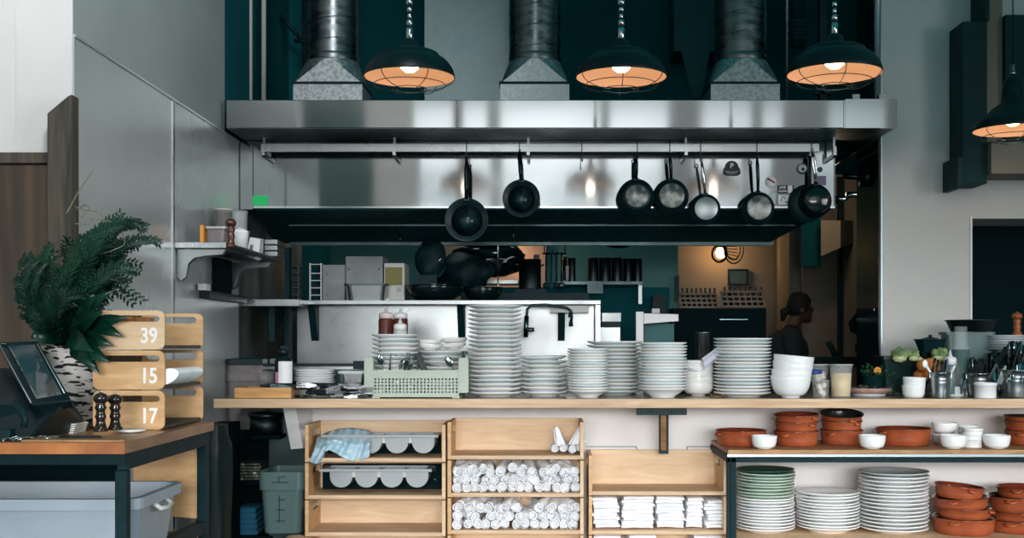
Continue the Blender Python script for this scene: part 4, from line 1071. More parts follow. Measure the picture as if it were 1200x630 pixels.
# ---- sauce bottles
def sqb(px,pyt,pyc,pyb,Y,m,cap,label,w_=17,zb=None):
    x = XP(px,Y); z0 = ZP(pyb,Y) if zb is None else zb; z1 = ZP(pyc,Y); z2 = ZP(pyt,Y); r = S(w_/2,Y)
    t = thing('squeeze_bottle',label,'bottle',(x,Y,z0)); h = z1-z0; k = z2-z1
    MB().lathe([(0,0),(r*.95,0),(r,.006),(r,h-.01),(r*.9,h),(0,h)],24).build('bottle_body',m,t,local=True)
    MB().lathe([(0,h),(r*.96,h),(r*.96,h+k*.42),(r*.8,h+k*.5),(r*.3,h+k*.6),(r*.12,h+k),(0,h+k)],20).build('nozzle_cap',cap,t,local=True)
sqb(452.5,360,373,470,5.66,'sauce','cap_pink','dark red squeeze bottle with pinkish cap',18,ZC)
sqb(469.5,361,373,470,5.68,'sauce','white_plastic','dark red squeeze bottle with white cap beside the pinkish one',17,ZC)
sqb(469,373,386,470,5.595,'pale_plastic','white_plastic','shorter pale squeeze bottle before the two dark red ones',16,ZC)

# ---- green rack
YB = 5.26; xa, xb = XP(437,YB), XP(538,YB); zt = ZP(433.5,YB); zb = ZP(465,YB)
t = thing('cutlery_rack','pale green perforated dish rack full of cutlery','rack',((xa+xb)/2,YB+.14,ZC))
def holes(x0_,x1_,z0_,z1_,nx,nz,Y,name,ax='x'):
    w = MB(); mx, mz = .003, .022
    gx0,gx1,gz0,gz1 = x0_+mx,x1_-mx,z0_+.016,z1_-.034
    dx = (gx1-gx0)/nx; dz = (gz1-gz0)/nz
    def q(a,b): return (a,Y,b) if ax=='x' else (Y,a,b)
    for i in range(nx):
        for j in range(nz):
            cx_ = gx0+dx*(i+.5); cz_ = gz0+dz*(j+.5); r = min(dx,dz)*.36
            o8 = [(1,0),(1,1),(0,1),(-1,1),(-1,0),(-1,-1),(0,-1),(1,-1)]
            vs = [q(cx_+a*dx/2,cz_+b*dz/2) for a,b in o8]+[q(cx_+r*math.cos(k*PI/4),cz_+r*math.sin(k*PI/4)) for k in range(8)]
            w.add(vs,[(k,(k+1)%8,8+(k+1)%8,8+k) for k in range(8)])
    w.add([q(x0_,z0_),q(x1_,z0_),q(x1_,gz0),q(x0_,gz0)],[(0,1,2,3)]); w.add([q(x0_,gz1),q(x1_,gz1),q(x1_,z1_),q(x0_,z1_)],[(0,1,2,3)])
    w.add([q(x0_,gz0),q(gx0,gz0),q(gx0,gz1),q(x0_,gz1)],[(0,1,2,3)]); w.add([q(gx1,gz0),q(x1_,gz0),q(x1_,gz1),q(gx1,gz1)],[(0,1,2,3)])
    return w.build(name,'rack_plastic',t,solid=.004)
holes(xa,xb,zb,zt,24,5,YB,'front_wall'); holes(xa,xb,zb,zt,24,5,YB+.28,'rear_wall')
holes(YB,YB+.28,zb,zt,14,5,xa+.002,'side_wall','y'); holes(YB,YB+.28,zb,zt,14,5,xb-.002,'side_wall','y')
MB().box((xa,YB,zb+.004),(xb,YB+.28,zb+.010)).build('base','rack_plastic',t)
for px0,px1 in ((427,437.5),(537.5,549)):
    for yy in (YB-.006,YB+.25):
        w = MB(); z_1 = ZP(419,YB); w.prism(rrect(XP(px0,YB),XP(px1,YB),ZP(460,YB),z_1,.006,3),yy,yy+.035); w.build('corner_post','rack_plastic',t)
    w = MB(); xq0,xq1 = (XP(436,YB),XP(445,YB)) if px0<500 else (XP(530,YB),XP(539,YB)); w.box((xq0,YB,ZC+.0005),(xq1,YB+.28,zb)); w.build('foot','rack_plastic',t)
def cutlery(kind, L=.19):
    w = MB()
    if kind == 'knife':
        w.prism([(-.008,0),(.008,0),(.009,.09),(-.008,.09)],-.004,.004); w.prism([(-.007,.09),(.008,.09),(.008,L-.01),(.002,L)],-.0008,.0008,mi=1)
    elif kind == 'fork':
        w.tube([(0,0,0),(0,0,.05),(0,0,.10)],[.006,.005,.003],8); w.prism([(-.003,.10),(.003,.10),(.011,.135),(.011,.15),(-.011,.15),(-.011,.135)],-.0008,.0008,mi=1)
        for k in range(4): w.box((-.011+k*.0062,-.0008,.15),(-.0075+k*.0062,.0008,L),1)
    else:
        w.tube([(0,0,0),(0,0,.06),(0,0,.13)],[.0055,.004,.0025],8,mi=1); w.blob((0,0,.16),.022,1,0,1,2,(.8,.22,1.3),1)
    return w
cm = {k:cutlery(k).mesh('table_'+k,['handle_black','chrome']) for k in ('knife','fork','spoon')}
cms = {k:cutlery(k).mesh('table_'+k,['chrome','chrome']) for k in ('knife','fork','spoon')}
def cut(kind, loc, rot, label, group, steel=False):
    o = bpy.data.objects.new('table_'+kind, (cms if steel else cm)[kind]); COL.link(o); o.location = loc; o.rotation_euler = rot
    tag(o, label, kind, group)
rg = random.Random(11)
for i in range(16):
    k = rg.choice(['fork','spoon','knife']); x = xa+.04+rg.random()*(xb-xa-.09); 
    if .0 < (x-XP(505,YB)) < .08: x += .08
    cut(k,(x,YB+.05+rg.random()*.18,zb+.02),(rg.uniform(-.3,.3),rg.uniform(-.75,.75),rg.uniform(0,3)),'steel %s poking up in the green rack'%k,'steel %ss in the green rack'%k,True)
t = thing('spatula','black-handled spatula sticking out of the green rack','utensil',P(497,436,5.33))
w = MB(); a = P(489,414,5.34); b = P(500,440,5.34); d = (b-a).normalized(); s_ = Vector((d.z,0,-d.x))
w.hexa([b-s_*.014+Vector((0,-.006,0)),b+s_*.014+Vector((0,-.006,0)),b+s_*.014+Vector((0,.006,0)),b-s_*.014+Vector((0,.006,0)),a-s_*.015+Vector((0,-.006,0)),a+s_*.015+Vector((0,-.006,0)),a+s_*.015+Vector((0,.006,0)),a-s_*.015+Vector((0,.006,0))]); w.build('spatula_grip','black_plastic',t,bevel=.003)
w = MB(); c = b+d*.05; w.tube([b,c],.004,6); w.build('spatula_neck','chrome',t)

# ---- left end of counter
t = thing('wooden_tray','shallow pale wooden box at the counter end','box',P(307,466,5.26))
x0_,x1_ = XP(274.5,5.24),XP(341,5.24); z1_ = ZP(454,5.24)
w = MB(); w.box((x0_,5.24,ZC+.0005),(x1_,5.252,z1_)); w.build('front_board','board_wood',t,bevel=.002)
w = MB(); w.box((x0_,5.252,ZC+.0005),(x0_+.012,5.44,z1_)); w.box((x1_-.012,5.252,ZC+.0005),(x1_,5.44,z1_)); w.box((x0_+.012,5.43,ZC+.0005),(x1_-.012,5.44,z1_)); w.build('side_board','ply_dark',t)
w = MB(); w.box((x0_+.012,5.252,z1_-.02),(x1_-.012,5.43,z1_-.012)); w.build('tray_lining','black',t)
w = MB(); z = z1_+.001; w.box((XP(308,5.36),5.30,z),(XP(366,5.36),5.52,z+.01)); tag(w.build('black_tray','black_plastic',bevel=.002),'flat black tray beneath the labelled bottle','tray')
zt_ = z+.0105
t = thing('labelled_bottle','black pump bottle with white and pink label','bottle',(XP(332.5,5.36),5.36,zt_))
r = S(10.5,5.36); h = ZP(420,5.36)-zt_; hh = ZP(405,5.36)-zt_
MB().lathe([(0,0),(r*.95,0),(r,.005),(r,h*.86),(r*.86,h),(r*.5,h*1.08),(r*.45,h*1.14),(0,h*1.14)],28).build('bottle_body','black_plastic',t,local=True)
def lab(a0,a1,z0_,z1_,rr):
    w = MB(); w.grid(lambda u,v:(rr*math.cos(a0+(a1-a0)*u),rr*math.sin(a0+(a1-a0)*u),z0_+(z1_-z0_)*v),16,2); return w
lab(-PI*.62,-PI*.06,h*.05,h*.9,r+.0006).build('label','white_plastic',t,local=True); lab(-PI*.80,-PI*.62,h*.05,h*.48,r+.0006).build('label','pink',t,local=True)
w = MB(); w.lathe([(0,h*1.14),(r*.55,h*1.14),(r*.55,h*1.3),(r*.4,hh*.93),(0,hh*.93)],16); w.box((-.014,-.01,hh*.9),(.02,.01,hh)); w.tube([(.015,0,hh*.95),(.026,-.005,hh*.99)],.006,6); w.build('trigger_cap','black_plastic',t,local=True)
w = MB(); w.lathe([(0,0),(.035,0),(.035,.03),(.03,.05),(.012,.06),(0,.06)],14,c=(XP(312,5.45),5.45,zt_)); tag(w.build('small_jar','smoky'),'small smoky glass jar beside the labelled bottle','jar')
stack(369,5.58,47,432.5,8,'plate stack beside the labelled bottle','plate stack by the labelled bottle',zb=ZC+.02,h=.022)
tag(MB().box((XP(345,5.58),5.47,ZC+.0005),(XP(398,5.58),5.7,ZC+.0195)).build('flat_board','steel_dull'),'flat steel board under the plates at the counter end','board')
t = thing('steel_insert_pan','small steel insert pan beside the green rack','pan',P(412,460,5.5))
w = MB(); rbox(w,398,427,437,459,5.5,.16,.008,.02); w.build('pan_body','steel_bright',t)
w = MB(); rbox(w,395,428,434.5,437.5,5.495,.17,0,.02,False); w.build('pan_lid','porcelain_grey',t)
w = MB(); rbox(w,400,434,459.5,464,5.48,.2,0,.02,False); w.build('pan_base','steel_dark',t)
w = MB(); w.box((XP(310,5.72),5.70,ZP(428.5,5.72)),(XP(428,5.72),5.735,ZP(425.5,5.72))); w.box((XP(415,5.72),5.69,ZP(432,5.72)),(XP(428,5.72),5.70,ZP(422.5,5.72))); w.build('a','black')
tag(bpy.data.objects['a'],'long black rail bar running behind the plates at the counter end','rail'); bpy.data.objects['a'].name='long_rail'
tag(MB().box((XP(310,5.8),5.75,ZP(432,5.8)),(XP(428,5.8),5.9,ZP(429,5.8))).build('ledge','steel_dull'),'dull steel ledge behind the long rail bar','shelf')
tag(MB().box((XP(318,5.85),5.80,0),(XP(428,5.85),5.88,ZP(433,5.85))).build('ledge_cabinet','steel_dark'),'dark steel cabinet under the dull ledge','cabinet')
for i in range(22):
    a = rg.uniform(-1.4,-.9)+ (PI if rg.random()<.5 else 0); k = rg.choice(['knife','fork','fork'])
    cut(k,(XP(359+rg.random()*46,5.3),5.25+rg.random()*.1,ZC+.006+.0026*i),(PI/2*0+1.5+rg.uniform(-.12,.1),0,rg.uniform(-1.2,1.2)+(PI if rg.random()<.4 else 0)) if False else (0,PI/2+rg.uniform(-.14,.05),rg.uniform(-.6,.6)+(PI if rg.random()<.4 else 0)),'black-handled %s in the heap beside the wooden box'%k,'black-handled %ss heaped by the wooden box'%k)

# ---- right end of counter: deli tubs
def deli(px,pyt,pyb,wpx,Y,label,fill_m,fill_to,lid='pale_plastic',zb=None,tap=.82,lump=False):
    zb = ZC+.0005 if zb is None else zb; zt = ZP(pyt,Y); h = zt-zb; r = S(wpx/2,Y); t = thing('deli_tub',label,'tub',(XP(px,Y),Y,zb))
    MB().lathe([(0,0),(r*tap,0),(r*.96,h*.93),(r,h*.94),(r,h),(r*.94,h),(r*(tap-.03),.003),(0,.003)],28).build('tub_body','clear',t,local=True)
    hf = h*fill_to
    if lump:
        w = MB(); 
        for i in range(6): w.blob((rg.uniform(-.4,.4)*r*tap,rg.uniform(-.45,-.1)*r,rg.uniform(.15,fill_to)*h),r*.34,i,.3,2,2)
        w.build('contents',fill_m,t,local=True)
    else: MB().lathe([(0,.004),(r*(tap-.04),.004),(r*(tap-.04+(.13)*fill_to),hf),(0,hf)],28).build('contents',fill_m,t,local=True)
    if lid: MB().lathe([(0,h+.0005),(r*1.03,h+.0005),(r*1.04,h+.006),(0,h+.006)],28).build('tub_lid',lid,t,local=True)
    return t, zb+h
deli(985.5,428,462,27,5.36,'clear deli tub filled with pale yellow soup','soup',.76)
deli(962,445,463,22,5.40,'lower clear tub with cream-coloured chunks','cream',.9,None,lump=True)
deli(959,428,444.5,26,5.46,'upper clear tub with a blue lid inside','cream',.4,zb=ZP(446,5.46),lump=True)
w = MB(); w.lathe([(0,0),(.032,0),(.034,.006),(.033,.018),(0,.02)],24,c=tuple(P(955,437.5,5.385))); tag(w.build('blue_disc','blue_lid'),'blue round lid pressed against the upper clear tub','lid')
# board with food and herb bowl
t = thing('marble_plate','pinkish plate with scattered garnish on the counter','plate',P(1018,458,5.48))
c = P(1018,460,5.5); R = S(26,5.5)
MB().lathe([(0,.004),(R*.8,.0),(R,.02),(R,.026),(R*.85,.012),(0,.012)],36,c=(c.x,c.y,ZC+.012)).build('plate_body','ham',t)
tag(MB().lathe([(0,0),(R*.75,0),(R*.75,.011),(0,.011)],36,c=(c.x,c.y,ZC+.0005)).build('plate_stand','porcelain_grey'),'grey disc under the pinkish garnish plate','stand')
w = MB(); 
for i in range(26): w.blob((c.x+rg.uniform(-.06,.02),c.y+rg.uniform(-.06,.02),ZC+.03+rg.random()*.018),.006+rg.random()*.004,i,.4,2,1)
o = w.build('garnish','beans'); tag(o,'loose mixed garnish scattered on the pinkish plate','garnish',kind='stuff')
pot(1024,459,440,26,5.62,'black','herb_bowl','dark bowl holding sprigs and an orange flower','bowl',False,zb=ZC+.001)
w = MB()
for i in range(40):
    a = P(1024,440,5.6)+Vector((rg.uniform(-.05,.05),rg.uniform(-.05,.03),rg.uniform(-.01,.01))); b = a+Vector((rg.uniform(-.02,.04),rg.uniform(-.03,.02),rg.uniform(.01,.05)))
    w.tube([a,b],.0015,4); w.blob(b,.007,i,.3,2,1,(1,.5,.8))
tag(w.build('herb_sprigs','herb'),'green sprigs growing out of the dark bowl','herbs',kind='stuff')
w = MB(); c = P(1028,434,5.55)
for i in range(9):
    a = 2*PI*i/9; w.blob(c+Vector((math.cos(a)*.012,-.004,math.sin(a)*.012)),.008,i,.1,2,1,(1,.4,1))
w.blob(c,.007,1,.1,2,1); tag(w.build('orange_flower','flower_orange'),'small orange flower among the dark bowl sprigs','flower')
# dark clear veg bins
t = thing('vegetable_bin','dark translucent bin of leafy vegetables at the wall corner','bin',P(1056,460,5.56))
w = MB(); rbox(w,1035,1078,419,460,5.56,.17,.01,.02); w.build('bin_body','smoky_dark',t)
w = MB(); rbox(w,1033,1080,417,420.5,5.555,.18,0,.02); w.build('bin_rim','black_plastic',t)
w = MB()
for i in range(22): w.blob(P(1038+rg.random()*37,425+rg.random()*30,5.62+rg.random()*.06),.03,i,.8,3,2,(1,.7,.8))
tag(w.build('leafy_greens','herb'),'dark green leaves packed inside the corner bin','greens',kind='stuff')
for i,(px,py,rr,m,lb) in enumerate(((1054.5,415,.038,'lettuce','pale green gem lettuce half on top of the corner bin'),(1071,415,.027,'lettuce','smaller pale lettuce half beside the gem lettuce'),(1078,421,.014,'melon','tiny pale vegetable piece at the bin edge'),(1101,415,.038,'lettuce','pale green lettuce half under the black octagonal bowl'))):
    w = MB(); w.blob(P(px,py,5.55),rr,i,.5,2.2,3,(1,.8,.85)); w.blob(P(px,py+5,5.535),rr*.85,i+4,.3,2,3,(1,.7,.55),1)
    tag(w.build('lettuce_half',[m,'melon']),lb,'vegetable')
for i,(px,py) in enumerate(((1083,428),(1091,427),(1097,431),(1085,436),(1080,440),(1094,438))):
    w = MB(); w.blob(P(px,py,5.47+.012*i),.034,i+9,.35,1.8,2,(1.1,.8,.9)); tag(w.build('carrot_chunk','carrot'),'orange vegetable chunk in the pile behind the cutlery pail','vegetable','orange chunks behind the pail')
t = thing('second_bin','dark clear bin under the black octagonal bowl','bin',P(1098,460,5.66)); t.name='food_bin'
w = MB(); rbox(w,1080,1116,413,460,5.67,.07,.004,.02); w.build('bin_body','smoky_dark',t)
# octagonal black bowl
c = P(1090,412,5.62); t = thing('octagonal_bowl','black octagonal bowl with a lid knob standing behind the lettuce','bowl',c)
R = S(18,5.62); h = S(13,5.62)
MB().lathe([(0,0),(R*.72,0),(R,h),(R*1.08,h+.004),(R*1.08,h+.008),(R*.9,h+.004),(R*.68,.008),(0,.008)],8,sm=False).build('bowl_body','frame_paint',t,local=True)
MB().lathe([(0,h+.001),(R*.85,h+.003),(R*.4,h+.014),(.008,h+.018),(.009,h+.028),(0,h+.03)],8,sm=False).build('bowl_lid','black',t,local=True)
tag(MB().box((XP(1079,5.62),5.6,ZP(459,5.62)-.0),(XP(1116,5.62),5.66,ZP(412.2,5.62))).build('dark_stand','black_matte'),'dark block carrying the black octagonal bowl','stand')
# big clear container, steel bowl on top
t = thing('storage_container','large clear storage container under the wide steel bowl','container',P(1138,460,5.66))
w = MB(); rbox(w,1110,1166,389.5,464,5.62,.11,.006,.02); w.build('container_body','cambro',t)
w = MB(); rbox(w,1108,1168,388.7,392,5.615,.118,0,.02,False); w.build('container_lid','cambro',t)
zl_ = ZP(388.7,5.67)
w = MB(); R = S(29,5.67); w.lathe([(0,0),(R*.78,0),(R*.97,S(12,5.67)),(R*1.04,S(13,5.67)),(R*1.04,S(13,5.67)+.003),(R*.95,S(12.5,5.67)),(R*.75,.004),(0,.004)],40,c=(XP(1138,5.67),5.67,zl_+.001))
tag(w.build('mixing_bowl','steel_dark'),'wide dark steel bowl on top of the clear storage container','bowl')
t = thing('blender_jar','tapered clear jar standing before the storage container','jar',(XP(1126,5.52),5.52,ZC))
r = S(9,5.52); MB().lathe([(0,0),(r*1.15,0),(r*1.15,.05),(r*1.1,.22),(0,.22)],24,c=(t.location.x,5.52,ZC)).build('jar_base','cambro',t)
MB().lathe([(r*1.15,.22),(r*.85,.24+.0),(r*.8,.33),(r*.0,.33)],24,c=(t.location.x,5.52,ZC)).build('jar_body','clear',t)
w = MB(); w.lathe([(0,0),(.03,0),(.031,.1),(.022,.14),(0,.14)],16,c=tuple(P(1118,457,5.5)-Vector((0,0,0))));
tag(w.build('grey_bottle','smoky'),'grey bottle half hidden behind the white-capped pail','bottle')
w = MB(); c = P(1120,459,5.44); w.lathe([(0,0),(.036,0),(.037,.008),(.02,.01),(.02,.045),(0,.045)],20,c=(c.x,c.y,ZC+.0005)); tag(w.build('white_dispenser_base','porcelain'),'small white base on the counter between the two pails','stand')
sqb(1113.5,410,427,462,5.45,'cambro','white_plastic','pale squeeze bottle with a tall white nozzle behind the pail',15,ZC)
# ramekins
def ramekins(px,Y,wpx,n,top,base,lbl,grp,kind='ram',offs=None,zb=None,tilt=0):
    zb = ZC if zb is None else zb; R = S(wpx/2,Y); hs = S(base-top,Y)
    n_ = n; h = {1:hs,2:hs*.62,3:hs*.5,4:hs*.42}[n]; sp = (hs-h)/(n-1) if n>1 else 0
    pr = [(0,.002),(R*.7,.0),(R*.84,.006),(R*.93,h*.35),(R*.97,h*.8),(R,h),(R*.94,h),(R*.9,h*.7),(R*.8,.012),(0,.008)] if kind!='flut' else [(0,0),(R*.9,0),(R*.92,.003),(R*.93,h*.8),(R,h*.82),(R,h),(R*.9,h),(R*.86,.006),(0,.006)]
    me = MB().lathe(pr,32).mesh('ramekin','porcelain')
    for i in range(n):
        o = bpy.data.objects.new('ramekin',me); COL.link(o); o.location=(XP(px,Y)+(.002*i),Y,zb+.0004+sp*i); o.rotation_euler=(0,tilt*i,0)
        tag(o,lbl if n==1 else '%s, %s of the stack'%(lbl,['bottom','upper','third','top'][i] if n>2 else ['lower','upper'][i]),'bowl',grp)
ramekins(1070.5,5.30,27,2,438,462,'white ramekin before the corner bin','white ramekins before the corner bin',tilt=.03)
ramekins(1154.5,5.28,27,1,449,467,'white fluted ramekin before the cutlery pails','ram1','flut')
def pail(px,Y,wpx,pyt,pyb,label,m='steel_bright'):
    R = S(wpx/2,Y); zt = ZP(pyt,Y); h = zt-ZC; t = thing('cutlery_pail',label,'pail',(XP(px,Y),Y,ZC+.0005))
    pr = [(0,0),(R*.78,0),(R*.8,.004)]
    for q,b in ((.3,0),(.55,0),(.58,.015),(.62,0),(.68,0),(.71,.015),(.75,0),(.95,0)): pr.append((R*(.8+.17*q)*(1+b),h*q))
    pr += [(R*1.02,h*.965),(R*1.02,h),(R*.95,h),(R*.76,.006),(0,.006)]
    MB().lathe(pr,36).build('pail_body',m,t,local=True)
    for s_ in (-1,1): MB().box((s_*R*.95-.004,-.008,h*.78),(s_*R*.95+.006,.008,h*.95)).build('pail_lug',m,t,local=True)
    return t.location.x, Y, zt, R
def fillcut(x,Y,zt,R,n,lab,grp,kinds=('fork','knife','spoon'),up=.02,steel=False,spread=.35):
    for i in range(n):
        k = rg.choice(kinds); a = rg.uniform(0,2*PI); q = math.sqrt(rg.random())*.6*R
        tl = rg.uniform(.02,spread); 
        # handle-up: mesh origin is handle end at z=0; flip so that handle points up
        dx, dy = math.cos(a)*tl, math.sin(a)*tl*.7
        rot = Euler((PI-dy,dx,rg.uniform(0,3))) if not steel else Euler((dy,dx,rg.uniform(0,3)))
        z = zt+up+rg.uniform(.0,.05) if not steel else zt-.13+rg.uniform(0,.03)
        cut(k,(x+q*math.cos(a),Y+q*math.sin(a)*.8,z),rot,lab%k,grp%k,steel)
p1 = pail(1101.5,5.28,25,436,467,'galvanized pail holding a white spoon, before the orange chunks')
fillcut(*p1,7,'black-handled %s in the pail with the white spoon','black-handled %ss in the spoon pail')
w = MB(); a = P(1084,426,5.26); b = P(1093,440,5.28); w.tube([a,b,b+(b-a)*.6],[.007,.004,.004],8); w.blob(a,.018,1,0,1,2,(.7,.3,1.1)); tag(w.build('white_spoon','porcelain'),'white spoon leaning out of the first pail','spoon')
w = MB(); a = P(1119,428,5.27); b = P(1112,441,5.28); w.tube([a,a.lerp(b,.5),b,b+(b-a)*.6],[.006,.005,.004,.004],8); tag(w.build('white_spatula','white_plastic'),'thin white handle leaning the other way in the first pail','utensil')
w = MB(); a = P(1110,424,5.27); w.blob(a,.014,1,0,1,2,(.6,.3,1.3)); w.tube([a,a+Vector((-.01,0,-.09))],.004,6); tag(w.build('pewter_spoon','print_lilac'),'dull pinkish spoon bowl standing in the first pail','spoon')
p2 = pail(1147,5.42,31,437,464,'galvanized pail of black cutlery behind the fluted ramekin')
fillcut(*p2,30,'black %s handle up in the pail behind the fluted ramekin','black %ss in the pail behind the ramekin',up=.025,spread=.5)
p3 = pail(1166,5.52,20,432,456,'dark bluish pail between the two galvanized pails','steel_dark')
p4 = pail(1190,5.32,36,433,467,'largest galvanized pail at the counter end, piled with cutlery')
fillcut(*p4,46,'black %s handle up in the largest pail','black %ss in the largest pail',up=.085,spread=.55)
fillcut(p3[0],p3[1],p3[2],p3[3],14,'black %s in the bluish pail','black %ss in the bluish pail',up=.04,spread=.5)
w = MB(); w.tube([P(1165,421,5.45),P(1172,433,5.42),P(1178,448,5.42),P(1171,462,5.42)],.005,8); tag(w.build('ladle_handle','iron'),'curved dark ladle handle hooked over the bluish pail','ladle')
stack(1179,5.62,44,392.5,6,'grey plates under the wooden mill','grey plates under the mill',zb=ZP(413,5.62),m='porcelain_grey',word='grey plate')
tag(MB().box((XP(1158,5.62),5.56,ZC),(XP(1200,5.62),5.7,ZP(413.3,5.62))).build('plate_riser','black_matte'),'black riser block under the grey plates','stand')
mill(1192,393,364.5,5.62,'mill_orange','orange brown wooden mill on top of the grey plates',wpx=12)

# ================================================================== TERRACOTTA + lower shelf
def caz_prof(R,h): return [(0,.0),(R*.82,.0),(R*.9,.006),(R*.94,h*.4),(R*.95,h*.8),(R*1.0,h-.008),(R*1.03,h-.004),(R*1.02,h),(R*.97,h-.002),(R*.91,h*.75),(R*.9,h*.35),(R*.82,.009),(0,.008)]
def cazuela(px,Y,wpx,z,h,label,glz='terra_glaze',tilt=0,grp=None,hang=0.6,tx=0):
    R = S(wpx/2,Y)/1.03; t = thing('terracotta_dish',label,'dish',(XP(px,Y),Y,z),grp)
    w = MB(); pr = caz_prof(R,h); w.lathe(pr,44,mis=[0,0,0,0,0,0,1,1,1,1,1,1])
    w.build('dish_body',['terracotta',glz],t,local=True)
    for s_ in (0,PI):
        a = hang+s_; ca,sa = math.cos(a),math.sin(a)
        pts = []
        for i in range(7):
            b = a+(-.17+.34*i/6); k = 1+.09*math.sin(PI*i/6); pts.append((R*k*math.cos(b),R*k*math.sin(b),h*.78-.006*math.sin(PI*i/6)))
        MB().tube(pts,.006,8).build('lug_handle','terracotta',t,local=True)
    t.rotation_euler = (tx,tilt,0)
    return t
zs = zsh
cazuela(868,5.35,61,zs,.072,'single wide terracotta dish at the end of the upper shelf',hang=3.5)
for i,(z,h,w_) in enumerate(((0,.07,54),(.062,.05,52),(.094,.052,52))):
    cazuela(933,5.33,w_,zs+.0005+z,h,'terracotta dish, %s of the three stacked beside a white bowl'%['lowest','middle one','topmost'][i],tilt=[0,0,-.03][i],tx=[0,0,.05][i],grp='three stacked terracotta dishes',hang=[4,5.3,5.5][i])
for i,(z,h,w_) in enumerate(((0,.07,51),(.060,.052,49),(.092,.055,50))):
    cazuela(986,5.40,w_,zs+.0005+z,h,'dark-glazed terracotta dish, %s of the stack with the black rim'%['lowest','middle one','topmost'][i],glz='terra_dark',tx=[0,0,.17][i],grp='dark-glazed stacked dishes',hang=[4,5.3,5.0][i])
cazuela(1059,5.36,66,zs+.0005,.08,'largest wide terracotta dish between the white bowls on the upper shelf',hang=3.6)
for i,(z,h) in enumerate(((0,.07),(.058,.055),(.075,.06))):
    cazuela(1206,5.38,58,zs+.0005+z,h,'dark-glazed dish, %s of the pile cut by the picture edge, upper shelf'%['lowest','middle one','topmost'][i],glz='terra_dark',grp='terracotta pile at the upper shelf end',hang=[4,5.3,5.0][i])
def sb(px,Y,wpx,z,label,h=None):
    R = S(wpx/2,Y); h = h or R*1.0
    o = MB().lathe(bowl_prof(R,h,.5,.004,.55,.004),36).build('dipping_bowl','porcelain',local=True); o.location=(XP(px,Y),Y,z+.0005); tag(o,label,'bowl')
sb(895.5,5.17,30,zs,'small white bowl in front of the single terracotta dish',.058)
sb(1022,5.17,31,zs,'small white bowl between the dark stack and the largest dish',.06)
sb(1117,5.18,31,zs,'small white bowl in front of the ramekin stacks',.06)
sb(1168,5.18,31,zs,'small white bowl near the cut-off dish pile',.06)
sb(1106,5.40,28,zs,'lower small white bowl of the pair behind',.05); sb(1106.5,5.38,29,zs+.052,'upper small white bowl stacked behind the ramekins',.05)
ramekins(1139,5.24,24,3,497,519.5,'straight white ramekin','straight ramekin stack','flut',zb=zs)
ramekins(1133,5.36,22,3,493,516,'white ramekin in the rear stack','rear ramekin stack','flut',zb=zs)
# lower deck plates
stack(896.5,5.31,69,548.5,20,'green topped stack, bottom shelf','green topped stack on the bottom shelf',zb=zl,mats=lambda k:'green_glaze' if k==0 else ('porcelain_green' if k<9 else 'porcelain'),word=lambda k:'deep green plate' if k==0 else ('pale green plate' if k<9 else 'white plate'),tilt=.012,wob=.004,seg=48)
stack(970,5.31,74,574.5,12,'low stack on the bottom shelf','low plate stack on the bottom shelf',zb=zl,tilt=.012,wob=.003,h=.03,seg=48)
stack(1047,5.31,80,551,16,'tall stack on the bottom shelf','tall plate stack on the bottom shelf',zb=zl,tilt=.01,wob=.003,seg=48,mats=lambda k:'porcelain_grey' if k==0 else 'porcelain')
for i,(z,h,w_,tl,hg) in enumerate(((0,.075,75,0,4.1),(.068,.052,66,.02,5.6),(.110,.055,65,-.04,4.1),(.156,.062,58,.10,4.9))):
    cazuela(1129+(-3 if i>1 else 0)-(3 if i==3 else 0),5.27,w_,zl+.0005+z,h,'terracotta dish, %s of the four beside the tall white stack'%['lowest','third','second','topmost, tilted'][i],tilt=tl,grp='four stacked terracotta dishes',hang=hg)
for i,(z,h,w_,g,hg) in enumerate(((0,.06,80,'terra_dark',4.1),(.052,.045,78,'terra_glaze',5.0),(.090,.075,74,'terra_dark',4.1),(.155,.05,62,'terra_glaze',4.1))):
    cazuela(1194+(5 if i==3 else 0),5.32,w_,zl+.0005+z,h,'terracotta dish, %s of the bottom shelf pile at the picture edge'%['lowest','third','second','topmost'][i],glz=g,grp='terracotta pile at the bottom shelf end',hang=hg)

